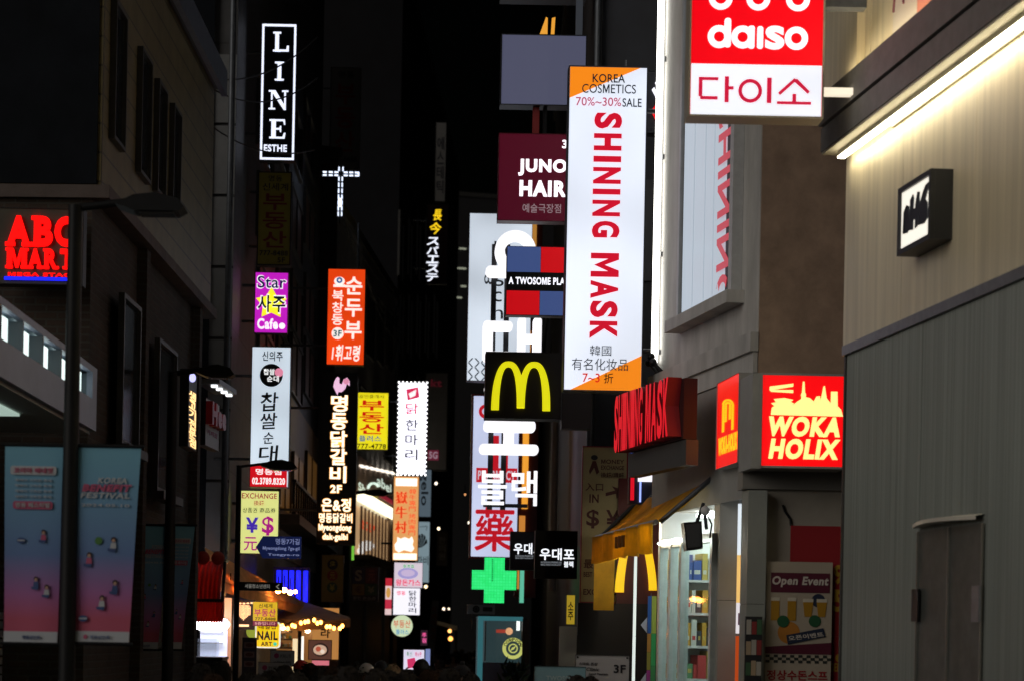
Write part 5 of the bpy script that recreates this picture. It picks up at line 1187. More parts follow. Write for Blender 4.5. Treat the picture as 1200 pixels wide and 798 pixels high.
t = Thing('awning_fill_lamp', 'unseen pair of lamps added under the yellow awning to brighten its valance', 'lamp', (758, 628), 26)  # two lamps out of sight, added to brighten the far half of the valance
for q in ((735, 632, 27.4), (752, 632, 26.2)):
    c = t.loc(P(*q)); p = t.part('lamp'); p.ball(c, .05, E('#fff4d8', 90), 1.6, 1.6, .6); p.tube(c + Vector((0, 0, .03)), c + Vector((0, 0, .16)), .012, BLACK, 6); p.done()
# ------------------------------------------------------------------ west side near: lit canopy
def canopy():
    Wc = Wall(0, 17.0, 105, 21.2)
    t = Thing('lit_canopy_shop', 'low dark shop with white lit canopy box and glowing cells along its front', 'building', (0, 745), 17)
    t.wall = Wc; t.o = Wc.A.copy(); t.n = 0; t.yaw = Wc.yaw; t.ux = Wc.u.copy(); t.e.location = t.o; t.e.rotation_euler = (0, 0, t.yaw)
    L = Wc.len; zt = .5 * (t.L(0, 352)[1] + t.L(104, 424)[1]); zb = .5 * (t.L(0, 448)[1] + t.L(104, 497)[1]); h = zt - zb
    fm = M('canopy_white', (.26, .27, .35), .4, .1, .1, 3)
    p = t.part('fascia'); p.bx(-.8, L, -.02, .04, zb, zb + h * .48, fm); p.bx(-.8, L, -.02, .04, zt - h * .1, zt, fm); p.bx(L - .22, L, -.02, .04, zb + h * .48, zt - h * .1, fm)
    p.bx(L, L + .03, -.02, 1.2, zb, zt, fm); p.done()
    p = t.part('light_box'); p.bx(-.8, L - .02, .30, .36, zb + .02, zt, fm); p.bx(-.8, L, .041, .299, zb + h * .40, zb + h * .46, fm); p.bx(-.8, L, .041, 1.2, zt - .04, zt - .002, fm); p.done()
    for i in range(5):
        p = t.part('lit_cell'); x = -.15 + i * .86; p.bx(x, x + .72, .12, .16, zb + h * .49, zt - h * .105, E('#5c7a7c', .85)); p.bx(x + .18, x + .5, .06, .118, zb + h * .50, zt - h * .14, E('#e4f8f4', 1.5)); p.done()
    p = t.part('mullion')
    for i in range(6): x = -.2 + i * .86; p.bx(x - .05, x, -.01, .29, zb + h * .485, zt - h * .105, M('divider_grey', (.2, .21, .23), .5))
    p.done()
    p = t.part('soffit'); p.bx(-.8, L, .04, 1.2, zb - .03, zb - .003, M('soffit_white', (.5, .52, .5), .6)); p.done()
    p = t.part('soffit_lamp'); p.bx(-.7, 2.3, .35, .95, zb - .055, zb - .033, E('#b4ccc0', .75)); p.done()
    p = t.part('shop_wall'); p.bx(-.8, L - .1, 1.21, 4, 0, zt - .05, M('dark_render', (.09, .085, .085), .8, var=.2)); p.done()
    p = t.part('shop_base'); p.bx(-.8, L - .15, .3, 1.2, 0, 1.2, DKTRIM); p.done()
    p = t.part('shutter'); 
    for i in range(14): p.bx(L - .10, L + .16, .9, .95, .9 + i * .09, .97 + i * .09, ALU)
    p.done()
canopy()

# ------------------------------------------------------------------ street lamps and banners
LAMPBLK = M('lamp_post_black', (.009, .0095, .011), .55, 0, .2, 8, spec=.25)
def lamp(lbl, px, D, py_top, arm, r, banners=()):
    t = Thing('street_lamp', lbl, 'street lamp', (px, 745), D, group='black lamp posts along the west side', ground=True)
    zt = P(px, py_top, D).z
    p = t.part('pole'); p.tube((0, 0, 0), (0, 0, zt), r * 1.15, LAMPBLK, 14, r * .9); p.done()
    p = t.part('base'); p.tube((0, 0, 0), (0, 0, .9), r * 1.7, LAMPBLK, 14, r * 1.5); p.tube((0, 0, .9), (0, 0, 1.0), r * 1.5, LAMPBLK, 14, r * 1.1); p.done()
    p = t.part('arm'); p.tube((0, 0, zt - .02), (arm * .5, 0, zt + .04), r * .5, LAMPBLK); p.done()
    h = t.part('lamp_head'); s = 1 if arm > 0 else -1
    pts = [(arm * .38, .0), (arm * .55, .07), (arm * .75, .09), (arm * .95, .05), (arm * 1.02, -.02), (arm * .96, -.05), (arm * .55, -.05)]
    h.prism([(x, zt + z) for x, z in pts], -.13, .13, LAMPBLK); ho = h.done()
    q = t.part('lens', ho); q.bx(min(arm * .6, arm * .92), max(arm * .6, arm * .92), -.09, .09, zt - .065, zt - .052, M('lens_grey', (.1, .1, .1), .2)); q.done()
    return t
lamp('black lamp post carrying two big blue and pink banners', 79, 16.5, 241, .84, .062)
lamp('black lamp post in front of the brick wall, with narrow paired banners', 197, 25.3, 436, .72, .065)
lamp('black lamp post bearing the blue street sign and the black arrow board', 276.5, 31.4, 545, .84, .043)
lamp('black lamp post between the black grill sign and the lit noodle house', 404, 50, 577, .95, .09)
def banner(lbl, box, D, heading, variant, lean=0, taper=.08, slide=0):
    t = Thing('street_banner', lbl, 'banner', ((box[0] + box[2]) / 2, (box[1] + box[3]) / 2), D, yaw=lean)
    x0, y0, x1, y1 = box; m = bpy.data.materials.get('festival_cloth')
    if not m:
        m = M('festival_cloth', (.2, .3, .5), .8); n = m.node_tree.nodes; l = m.node_tree.links; b = n['Principled BSDF']
        tc = n.new('ShaderNodeTexCoord'); sp = n.new('ShaderNodeSeparateXYZ'); rp = n.new('ShaderNodeValToRGB'); l.new(tc.outputs['Generated'], sp.inputs[0]); l.new(sp.outputs[2], rp.inputs[0]); l.new(rp.outputs[0], b.inputs['Base Color'])
        e = rp.color_ramp.elements; e[0].position = .12; e[0].color = (*lin('#c05c78'), 1); e[1].position = .95; e[1].color = (*lin('#7ab4d0'), 1); k = e.new(.45); k.color = (*lin('#6c88bc'), 1); k = e.new(.25); k.color = (*lin('#b070ac'), 1)
    # gently rippled cloth
    p = t.part('cloth'); a, b, c, d = t.R(*box); N, K = 10, 6; vs = []
    for i in range(N + 1):
        for j in range(K + 1):
            u, v = i / N, j / K; vs.append((a + (c - a) * (.5 + (v - .5) * (1 - taper * (1 - u))) + slide * t.k * (1 - u), .006 * math.sin(v * 7 + variant) * (1 - u) + .008 * math.sin(u * 6 + variant), b + (d - b) * u))
    fs = [(i * (K + 1) + j, i * (K + 1) + j + 1, (i + 1) * (K + 1) + j + 1, (i + 1) * (K + 1) + j) for i in range(N) for j in range(K)]; o_ = len(vs)
    vs += [(x, y + .006, z) for x, y, z in vs]; fs += [tuple(q + o_ for q in f[::-1]) for f in fs]
    p.raw(vs, fs, m, True); p.done()
    W_, H_ = x1 - x0, y1 - y0; X = lambda u: x0 + u * W_; Y = lambda v: y0 + v * H_
    p = t.part('print'); pm = p; fw = M('print_white', (.5, .53, .58), .7); fp = M('print_pink', (.5, .10, .2), .7); fn = M('print_navy', (.05, .09, .25), .7); fg = M('print_green', (.08, .22, .06), .7); fs_ = M('print_skin', (.50, .32, .24), .7)
    n0, n1 = .03, .033
    p.rect(X(0), Y(.945), X(1), Y(1), n0, n1, fw); p.text('명동상인회', X(.35), Y(.965), X(.68), Y(.985), fn, n1 + .002, .03); p.disc(X(.27), Y(.974), W_ * .035, n1, n1 + .003, fp)
    if heading == 'benefit':
        p.text('KOREA', X(.36), Y(.155), X(.82), Y(.185), fw, n0, .05, shear=.15); p.text('BENEFIT', X(.12), Y(.19), X(.9), Y(.228), fp, n0, .09, shear=.2); p.text('FESTIVAL', X(.1), Y(.233), X(.88), Y(.262), fw, n0, .05, shear=.15); p.text('2024.05.10', X(.12), Y(.29), X(.88), Y(.305), fw, n0, .02)
    else:
        rrect(p, X(.1), Y(.10), X(.9), Y(.145), W_ * .04, n0, n1, fw); p.text('코리아 베네핏', X(.16), Y(.108), X(.84), Y(.137), fp, n1 + .002, .06)
        for k in range(4): p.text('혜택이 가득한 축제', X(.18), Y(.165 + k * .028), X(.82), Y(.18 + k * .028), fw, n0, .02)
        rrect(p, X(.15), Y(.28), X(.85), Y(.32), W_ * .04, n0, n1, fp); p.text('명동 페스티벌', X(.2), Y(.287), X(.8), Y(.312), fw, n1 + .002, .05)
    # small printed figures: plain strolling people, a balloon and a trolley
    random.seed(40 + variant)
    spots = [(.66, .50, 0), (.28, .58, 1), (.72, .72, 2), (.52, .80, 3), (.22, .88, 4)] if heading == 'benefit' else [(.7, .46, 1), (.3, .48, 4), (.58, .70, 2), (.78, .74, 0)]
    for k, (u, v, s) in enumerate(spots):
        r = W_ * .055; cx, cy = X(u), Y(v); q = n0 + .002 * k
        if s == 4: p.disc(cx, cy, r * 1.4, q, q + .003, fn, ry=r * .9); p.rect(cx - r * 1.2, cy - r * .2, cx + r * 1.2, cy + r * .2, q + .004, q + .006, fw); continue
        p.disc(cx, cy - r * 1.5, r * .75, q, q + .003, M('print_hair', (.04, .02, .03), .7)); p.disc(cx, cy - r * 1.2, r * .5, q + .004, q + .006, fs_)
        p.poly([(cx - r * .7, cy - r * .6), (cx + r * .7, cy - r * .6), (cx + r * .9, cy + r), (cx - r * .9, cy + r)], q, q + .003, (fw, fp, fn, fw)[s]); p.poly([(cx - r * 1.6, cy + r), (cx + r * .9, cy + r), (cx + r * .6, cy + r * 2), (cx - r * 1.5, cy + r * 1.7)], q, q + .0034, fn)
    if heading == 'benefit': p.disc(X(.42), Y(.48), W_ * .06, n0, n1, fg)
    mx = (a + c) / 2
    def drape(x, y, z):                                    # the print lies on the rippled cloth
        u, v = (z - b) / (d - b), (x - a) / (c - a)
        return (mx + (x - mx) * (1 - taper * (1 - u)) + slide * t.k * (1 - u), y + .021 + .006 * math.sin(v * 7 + variant) * (1 - u) + .008 * math.sin(u * 6 + variant), z)
    p.v = [drape(*q) for q in p.v]
    p.done()
    for z, w in ((d + .012, 1), (b - .012, 1 - taper)):
        o_ = slide * t.k if z < d else 0
        p = t.part('rail'); p.tube((mx + (a - mx) * w - .03 + o_, .0, z), (mx + (c - mx) * w + .03 + o_, .0, z), .014, LAMPBLK); p.done()
banner('big blue and pink banner with rounded white and pink text bars', (4, 523, 72, 752), 16.5, 'info', 0)
banner('big blue and pink banner with slanted pink and white heading', (87, 524, 163, 752), 16.5, 'benefit', 1, slide=-7)
banner('smaller dusky banner hanging on the wall side of the second lamp post', (168, 616, 199, 760), 25.3, 'benefit', 2, slide=-12)
banner('smaller dusky banner hanging on the street side of the second lamp post', (201, 616, 227, 760), 25.3, 'info', 3, slide=-12)

# ------------------------------------------------------------------ west side shop fronts and awnings
def red_awning():
    t = Thing('red_awning', 'rounded red striped awning over the white lit stall', 'awning', (247, 690), 32)
    a = trans(M('awning_red', (.62, .09, .06), .6, 0, .2, 5)); b = M('awning_red_dark', (.14, .015, .012), .6)
    x0, z0, x1, z1 = t.R(231, 656, 262, 725); n = 12
    p = t.part('cloth'); S = 8; vs = []
    for i in range(n + 1):
        x = x0 + (x1 - x0) * i / n; off = .03 * math.cos(i * math.pi)
        for j in range(S + 1):
            th = math.pi / 2 * j / S; vs.append((x, -.9 * math.sin(th) + off + .3, z0 + .28 + (z1 - z0 - .28) * math.cos(th) + off * .3))
        vs.append((x, -.62 + off, z0 + .26))
    M_ = S + 2; fs = [(i * M_ + j, (i + 1) * M_ + j, (i + 1) * M_ + j + 1, i * M_ + j + 1) for i in range(n) for j in range(S)]
    k = len(vs); vs += [(x, y + .02, z - .02) for x, y, z in vs]; fs += [tuple(q + k for q in f[::-1]) for f in fs]
    dk_ = trans(M('awning_red_stripe', (.30, .03, .025), .6, 0, .2, 5))
    o_ = (S) * n
    for par, mt in ((0, a), (1, dk_)): p.raw(vs, [f for q, f in enumerate(fs) if ((q % o_) // S) % 2 == par], mt, True)
    p.done()
    p = t.part('valance'); vs = []
    for i in range(n * 2 + 1):
        x = x0 + (x1 + .06 - x0) * i / (n * 2); w = .035 * math.cos(i * math.pi / 1.0)
        vs += [(x, -.62 + w, z0 + .27), (x, -.66 + w, z0 - .04 - .03 * (i % 2))]
    fs = [(2 * i, 2 * i + 2, 2 * i + 3, 2 * i + 1) for i in range(n * 2)]; k = len(vs); vs += [(x, y + .015, z) for x, y, z in vs]; fs += [tuple(q + k for q in f[::-1]) for f in fs]
    p.raw(vs, fs, a, False); p.done()
    p = t.part('frame'); p.tube((x0, -.63, z0 + .27), (x1 + .05, -.63, z0 + .27), .025, BLACK); p.path([(x1 + .02, .3, z1), (x1 + .03, -.2, z1 - .05), (x1 + .04, -.63, z0 + .27)], .025, BLACK); p.done()
    p = t.part('lantern'); p.ball((x0 + .12, -.4, z1 + .02), .10, a); p.ball((x0 + .34, -.4, z1 + .02), .10, a); p.done()
red_awning()
t = Thing('lit_stall', 'white lit food stall with a glass case under the red awning', 'stall', (247, 745), 32.3, ground=True)
k = t.k; X = lambda px: (px - 247) * k; Z = lambda py: P(247, py, 32.3).z
p = t.part('back_panel'); p.bx(X(231), X(263), .5, .55, .9, Z(724), E('#d8dcf4', .8)); p.done()
p = t.part('counter'); p.bx(X(229), X(264), -.5, .5, 0, Z(772), BLACK); p.bx(X(228), X(265), -.55, .52, Z(772) + .003, Z(769), CASE); p.done()
p = t.part('glass_case'); p.bx(X(234), X(256), -.3, .1, Z(769) + .01, Z(748), glass_mat('case_glass', (.9, .93, .95), .05, .8)); p.done()
p = t.part('lamp'); p.ball((X(243), -.2, Z(731)), .16, E('#f6f4ff', 26), 1.5, 1, .6); p.ball((X(256), -.2, Z(731)), .14, E('#f6f4ff', 26), 1.3, 1, .7); p.done()
p = t.part('shelf'); 
for y in (741, 754): p.bx(X(232), X(258), .3, .48, Z(y), Z(y) + .02, ALU)
p.done()
t = Thing('shop_curtain', 'orange lit curtain panel beside the white food stall', 'panel', (263, 735), 33)
p = t.part('cloth'); p.rect(256, 700, 271, 745, 0, .02, E('#e0a070', .8)); a = t.R(256, 745, 271, 746); p.bx(a[0], a[2], -.02, 0, -1.0, a[3], E('#c88a68', .7)); p.done()
def roof_awning():
    t = Thing('orange_roof_awning', 'long sloping orange awning roof with warm bulbs hung beneath', 'awning', (300, 745), 36)
    A0, A1 = P(240, 641, 32.5), P(352, 702, 42); B0 = A0 + Vector((.25, -.7, -.5)); B1 = A1 + Vector((.5, -.6, -.28)); l = t.loc
    m = trans(M('orange_cloth', (.8, .48, .25), .7, 0, .2, 4))
    p = t.part('cloth'); vs = [l(A0), l(A1), l(B1), l(B0)]; vs += [v + Vector((0, 0, -.03)) for v in vs]; p.raw(vs, [(0, 3, 2, 1), (4, 5, 6, 7), (0, 1, 5, 4), (1, 2, 6, 5), (2, 3, 7, 6), (3, 0, 4, 7)], m); p.done()
    p = t.part('valance'); b0, b1 = l(B0), l(B1); vs = [b0, b1, b1 + Vector((0, 0, -.16)), b0 + Vector((0, 0, -.16))]; vs += [v + Vector((0, .02, 0)) for v in vs]; p.raw(vs, [(0, 1, 2, 3), (7, 6, 5, 4), (0, 4, 5, 1), (1, 5, 6, 2), (2, 6, 7, 3), (3, 7, 4, 0)], m); p.done()
    p = t.part('pole'); p.tube(b1, (b1.x, b1.y, -t.o.z), .03, STEEL); p.done()
    for px, py, D, r in ((263, 683, 33, .10), (270, 690, 33, .07), (326, 692, 36, .075), (333, 691, 36, .075), (340, 694, 36.3, .07), (346, 693, 37, .05)):
        p = t.part('bulb'); p.ball(l(P(px, py, D)), r * .6, E('#ffa24a', 70)); p.tube(l(P(px, py, D)), l(P(px, py, D)) + Vector((0, 0, .25)), .01, BLACK, 6); p.done()
roof_awning()
def parasol():
    t = Thing('tent_canopy', 'wide dark fabric canopy edged with a string of amber bulbs', 'canopy', (362, 720), 39)
    l = t.loc; m = trans(M('canopy_brown', (.55, .42, .32), .75, 0, .2, 4), .35)
    c = l(P(352, 703, 40)); rim = [l(P(*q)) for q in ((322, 722, 38), (352, 729, 37.2), (411, 725, 38), (408, 722, 41), (360, 716, 42.5), (328, 716, 41.5))]
    p = t.part('cloth'); vs = [c] + rim + [r + Vector((0, 0, -.13)) for r in rim]; n = len(rim); fs = [(0, 1 + i, 1 + (i + 1) % n) for i in range(n)] + [(1 + i, 1 + n + i, 1 + n + (i + 1) % n, 1 + (i + 1) % n) for i in range(n)]
    k = len(vs); vs += [v + Vector((0, 0, -.015)) for v in vs]; fs += [tuple(q + k for q in f[::-1]) for f in fs]; p.raw(vs, fs, m); p.done()
    p = t.part('pole'); p.tube(c, (c.x, c.y, -t.o.z), .035, STEEL); p.done()
parasol()
t = Thing('string_light', 'string of amber bulbs looping under the dark fabric canopy', 'string lights', (362, 730), 37)
pts = [(322 + i * 5.0 + 1.2 * math.sin(i * 2.2), 731 + 4 * math.sin(i * .55) + 1.5 * math.sin(i * 2.7)) for i in range(17)]
p = t.part('cable'); p.path([(t.L(x, y)[0], .05 * math.sin(i), t.L(x, y)[1] + .08) for i, (x, y) in enumerate(pts)], .008, BLACK, 5); p.done()
for i, (x, y) in enumerate(pts):
    p = t.part('bulb'); p.ball((t.L(x, y)[0], .05 * math.sin(i), t.L(x, y)[1]), .030, E('#ffa040', 13), 1, 1, 1.3, 8, 6); p.done()
t = Thing('noodle_board', 'amber wooden board with a dark brush character beside the bowl picture', 'sign', (384, 740), 41)
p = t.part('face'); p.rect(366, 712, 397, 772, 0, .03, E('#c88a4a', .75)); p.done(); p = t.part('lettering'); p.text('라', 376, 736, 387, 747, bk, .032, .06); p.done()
p = t.part('base'); a = t.R(366, 772, 397, 773); p.bx(a[0], a[2], -.02, .1, -t.o.z, a[3], WOODDK); p.done()
t = sign('food_picture', 'framed glowing picture of a round dish in front of the amber board', (362, 750, 388, 772), 39.5, E('#5a3a30', .8), case=BLACK, rim=.8, depth=.06)
p = t.part('picture'); p.disc(375.5, 761, 9.5, .004, .007, ET('#2a1a18', .6), ry=8); p.disc(375, 761, 8, .008, .010, ET('#d8b49a', .8), ry=6); p.disc(373, 760, 3, .011, .013, ET('#c05a40', .8)); p.disc(378, 763, 2.4, .011, .0134, ET('#f0dcc8', .9)); p.done()
p = t.part('pink_strip'); p.rect(366, 773.5, 386, 779, 0, .03, E('#e07a88', .8)); p.done(); p = t.part('stand'); p.bx(-.03, .03, .07, .1, -t.o.z, -.3, BLACK); p.done()
t = Thing('lit_doorway', 'warm white lit doorway strip behind the string lights', 'doorway', (350, 750), 41.5, ground=True)
k = t.k; p = t.part('light_panel'); p.bx((343 - 350) * k, (352 - 350) * k, 0, .03, .8, P(350, 748, 41.5).z, E('#f4dcae', 1.0)); p.bx((353 - 350) * k, (356 - 350) * k, 0, .03, .8, P(350, 745, 41.5).z, E('#f8f6e8', 1.3)); p.done()
t = Thing('shop_interior', 'warm shop interior with self-glowing back wall and shelves behind the string of amber bulbs', 'shop front', (344, 752), 43, ground=True)
k = t.k; Z = lambda py: P(344, py, 43).z; X = lambda px: (px - 344) * k
p = t.part('back_wall'); p.bx(X(322), X(372), .6, .65, 0, Z(728), E('#a8713c', .42)); p.done()  # warm interior light is put into the wall's own emission
p = t.part('shelf')
for py in (741, 750, 760): p.bx(X(324), X(341), .2, .58, Z(py), Z(py) + .04, WOODDK)
p.done()
random.seed(21)
p = t.part('goods_print')
for py in (741, 750, 760):
    x = 325
    while x < 339: w_ = random.uniform(1.2, 3); p.bx(X(x), X(x + w_ - .3), .3, .5, Z(py) + .042, Z(py) + random.uniform(.08, .14), random.choice([M('goods%d' % q, c, .5) for q, c in enumerate([(.55, .3, .03), (.5, .05, .05), (.05, .1, .35), (.6, .6, .55), (.1, .25, .12)])])); x += w_
p.done()
for px, py in ((331, 735), (360, 738)): p = t.part('lamp'); p.ball((X(px), .1, Z(py)), .05, E('#ffd9a0', 30)); p.tube((X(px), .1, Z(py) + .04), (X(px), .1, Z(py) + .2), .01, BLACK, 6); p.done()
# grill house front on the off white building
t = Thing('grill_house_front', 'lit noodle house front with a row of small lamps, a bright tube and wooden slats', 'shop front', (415, 745), 50.9, wall=WL3, n=.0)
t.n = 0; t.at = (415, 745)
def wr(p, x0, y0, x1, y1, n0, n1, m): p.rect(x0, y0, x1, y1, n0, n1, m)
p = t.part('slat_fascia'); 
x0, z0, x1, z1 = t.R(414, 548, 462, 590)
for i in range(26): x = x0 + (x1 - x0) * i / 26; p.bx(x, x + (x1 - x0) / 40, -.10, -.05, z0, z1, M('fascia_brown', (.24, .17, .14), .5))
p.bx(x0, x1, -.048, -.004, z0, z1, M('fascia_dark', (.10, .07, .06), .6)); p.done()
p = t.part('lamp_row')
for i in range(8): a = t.R(417 + i * 6, 545 + i * 1.3, 420 + i * 6, 546.8 + i * 1.3); p.bx(a[0], a[2], -.2, -.1, a[1], a[3], E('#fff2e0', 1.6))
p.done()
p = t.part('lettering'); wl2 = E('#c8d8c8', 1.0); p.text('Sh', 416, 566, 424, 576, wl2, .102, .03); p.text('abel', 438, 562, 455, 573, wl2, .102, .03); p.done()
p = t.part('arch_lamp'); p.ring(433, 572, 5.2, 7.2, .11, .14, E('#d8f0e0', 1.2), 14, 20, 180); p.disc(434, 581, 5, .11, .13, E('#9a8a3a', .7), ry=2.4, seg=14); p.rect(440, 583, 462, 588, .11, .13, E('#8a2030', .7)); p.done()
p = t.part('light_tube'); a = t.R(414, 589, 463, 600); p.bx(a[0], a[2], -.35, -.12, a[1] + .02, a[3] - .02, E('#fff0c8', 2.2)); p.done()
x0, z0, x1, z1 = t.R(415, 601, 452, 656)
p = t.part('lit_window'); p.bx(x0, x1, -.06, -.004, z0, z1, E('#b8946a', .85)); w_ = p.done()
q = t.part('lettering', w_); q.text('소고기', 419, 611, 438, 623, rr2, .07, .06); q.disc(427, 639, 9, .065, .068, E('#f4f0ea', .95), ry=6); q.disc(420, 645, 4, .069, .072, ET('#f4f0ea', .95), ry=4); q.done()
q = t.part('slat', w_)
for i in range(9): x = x0 + (x1 - x0) * (i + .3) / 9; q.bx(x - .08, x + .08, -.2, -.14, z0, z1, M('slat_brown', (.15, .09, .06), .5))
q.done()
p = t.part('shelf'); a = t.R(414, 657, 462, 662); p.bx(a[0], a[2], -.5, -.004, a[1], a[3], M('shelf_wood', (.32, .25, .17), .6)); p.done()
p = t.part('wood_panel'); a = t.R(453, 600, 461, 656); p.bx(a[0], a[2], -.12, -.004, a[1], a[3], WOODDK); p.bx(a[2], a[2] + .18, -.13, -.004, a[1], a[3], E('#b8864a', .7)); p.done()
t = sign('slim_sign', 'slim green lit sign on the edge of the slatted window', (412, 637, 415, 656), 50, E('#78c840', .9), rim=.2)
# coffee kiosk, east side
t = Thing('coffee_kiosk', 'teal framed glass kiosk with a round yellow emblem, below the green cross', 'kiosk', (588, 745), 40, ground=True)
k = t.k; X = lambda px: (px - 588) * k; Z = lambda py: P(588, py, 40).z
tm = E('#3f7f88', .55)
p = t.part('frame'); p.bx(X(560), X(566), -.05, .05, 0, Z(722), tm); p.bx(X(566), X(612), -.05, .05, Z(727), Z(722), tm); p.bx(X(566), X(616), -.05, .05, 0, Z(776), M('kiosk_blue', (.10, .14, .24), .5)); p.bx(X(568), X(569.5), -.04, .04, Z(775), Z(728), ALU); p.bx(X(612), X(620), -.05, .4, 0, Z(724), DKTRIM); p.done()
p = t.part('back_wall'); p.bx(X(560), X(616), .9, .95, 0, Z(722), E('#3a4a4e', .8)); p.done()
p = t.part('glass'); p.bx(X(569.6), X(612), -.01, .01, Z(776), Z(727), glass_mat('kiosk_glass', (.85, .92, .92), .05, .88)); p.done()
p = t.part('lamp'); p.bx(X(606), X(610), .3, .33, Z(738), Z(724), E('#fff4f0', 2)); p.ball((X(598), .5, Z(739)), .07, E('#ffb080', 1.2)); p.bx(X(583), X(594), .6, .62, Z(741), Z(737), E('#c84838', .8)); p.done()
t.D = 39.9; t.k = t.D / F; t.at = (588, 745 + t.o.z * 0); 
p = t.part('emblem'); t0 = t.o.z; t.at = (588, 745 + (HC) / t.k); ye = ET('#c8cc70', .85)
p.ring(601.5, 757, 8.4, 12.6, .03, .034, ye, 30); p.ring(601.5, 757, 4.2, 5.6, .03, .034, ye, 20); p.poly([(598, 760), (600.5, 756), (605, 754), (602.5, 758)], .035, .038, ye); p.done()
p = t.part('lettering')
for i, ch in enumerate('COMPOSE'):
    a = 155 - i * 22; cx, cy = 601.5 + 10.4 * math.cos(R(a)), 757 - 10.4 * math.sin(R(a)); p.text(ch, cx - 1.6, cy - 1.8, cx + 1.6, cy + 1.8, bk, .036, .05)
p.done()
t = Thing('air_conditioner', 'grey outdoor air conditioner unit between the green cross and the teal kiosk', 'air conditioner', (566, 714), 41.5)
p = t.part('body'); p.rect(548, 708, 580, 719, -.4, 0, M('ac_grey', (.22, .24, .26), .5, .1, .15, 4)); p.done(); p = t.part('grille'); p.ring(558, 713.5, 2.2, 4.2, .002, .012, BLACK, 16); p.disc(558, 713.5, 2, .002, .01, BLACK, seg=12); p.rect(566, 711, 577, 716, .002, .01, CASE); p.done(); p = t.part('bracket'); p.tube((-.2, .2, -.08), (-.2, .2, -.4), .02, STEEL); p.done()
t = sign('slim_sign', 'slim teal lit sign edge beside the green cross', (609, 668, 614, 706), 40.5, E('#68c8a8', .8), rim=.2)
t = Thing('potted_plant', 'dark leafy potted plant in front of the teal kiosk', 'plant', (601, 785), 36, ground=False)
random.seed(11); p = t.part('foliage'); lf = M('dark_leaf', (.04, .075, .035), .5)
for i in range(70):
    a = random.uniform(0, 6.28); e = random.uniform(.1, 1.4); Ln = random.uniform(.15, .32); b = Vector((random.uniform(-.18, .18), random.uniform(-.1, .1), random.uniform(-.25, .02)))
    d = Vector((math.cos(a) * math.cos(e), math.sin(a) * math.cos(e), math.sin(e))); s_ = d.orthogonal().normalized() * .03
    p.raw([b, b + d * Ln * .5 + s_, b + d * Ln, b + d * Ln * .5 - s_], [(0, 1, 2, 3)], lf)
p.done(); p = t.part('pot'); p.tube((0, 0, -t.o.z), (0, 0, -t.o.z + .7), .22, CASE, 16, .3); p.tube((0, 0, -t.o.z + .7), (0, 0, -.1), .03, WOODDK); p.done()
# far lamps and flags down the street
for i, (x, y, D, r, c) in enumerate(((511, 566, 85, .09, '#fff0d8'), (550, 612, 85, .09, '#fff0d8'), (514, 619, 88, .10, '#ffe8c0'), (545, 579, 95, .05, '#ffb070'), (499, 687, 70, .09, '#ffe0b0'), (520, 713, 90, .09, '#ffe8c8'), (526, 713, 90, .07, '#ffe8c8'), (527, 739, 75, .11, '#ffb060'), (528, 748, 76, .14, '#ffa850'))):
    t = Thing('street_light', 'small bright far light hanging over the dark end of the street', 'lamp', (x, y), D, group='small far lights at the end of the street')
    p = t.part('bulb'); p.ball((0, 0, 0), r * .6, E(c, 3), nu=10, nv=6); p.done(); p = t.part('hanger'); p.tube((0, .02, r), (0, .02, r + .4), .02, BLACK, 6); p.done()
t = Thing('feather_flag', 'tall blue grey feather flag leaning over the crowd', 'flag', (507, 735), 52)
p = t.part('cloth'); p.poly([(506, 703), (514, 703), (512, 735), (509, 768), (501, 768), (503, 730)], 0, .02, M('flag_blue_grey', (.16, .2, .24), .7, 0, .2, 4)); p.done()
p = t.part('lettering'); p.vtext('카페떡볶이', 505, 710, 511, 750, M('flag_ink', (.25, .05, .05), .6), .022, .03); p.done(); p = t.part('pole'); p.tube((-.06, .03, -t.o.z), (.02, .03, t.L(506, 702)[1]), .02, STEEL); p.done()
t = Thing('stall_canopy', 'pale stall canopy far down the street with amber lamps under it', 'canopy', (525, 728), 74)
p = t.part('cloth'); p.poly([(512, 727), (536, 733), (536, 738), (512, 731)], -1.5, 0, M('stall_cloth', (.4, .36, .3), .7)); p.done(); p = t.part('pole'); p.tube((.3, .5, -t.o.z), (.3, .5, -.2), .04, STEEL); p.done()
t = sign('slim_sign', 'slim lit sign with pink lettering deep in the street beside the feather flag', (493, 738, 501, 756), 58, E('#30202a', .8), rim=.4)
p = t.part('lettering'); p.vtext('주점', 494.5, 741, 499.5, 753, ET('#f060a0', 1.2), .004, .05); p.done()
t = sign('slim_sign', 'tall dim unlit sign deep in the street with dark characters', (512, 622, 524, 662), 80, M('dim_brown_panel', (.10, .08, .07), .6), rim=.3)
p = t.part('lettering'); p.vtext('한의원', 514, 628, 522, 656, M('dull_white', (.3, .3, .28), .5), .004, .04); p.done()

# ------------------------------------------------------------------ overhead cables
def cable(pts, r=.018, lbl='', sag=.25):
    t = Thing('power_cable', lbl, 'cable', pts[0][:2], pts[0][2], group='black cables sagging from the white building')
    P0 = [t.loc(P(*q)) for q in pts]; a, b = P0[0], P0[-1]
    Q = []
    for i in range(13):
        u = i / 12; q = a.lerp(b, u); q.z -= sag * 4 * u * (1 - u); Q.append(q)
    p = t.part('wire'); p.path(Q, r, M('cable_black', (.03, .03, .032), .5), 6); p.done()
for i, (p0, p1, s) in enumerate((((402, 258, 57), (470, 352, 73), .3), ((404, 266, 57), (470, 372, 73), .5), ((408, 274, 57), (472, 388, 73), .5), ((415, 266, 57), (470, 402, 73), .7), ((420, 262, 49), (420, 316, 44), .05))):
    cable([p0, p1], .02, 'black cable sagging across the off white building', s)

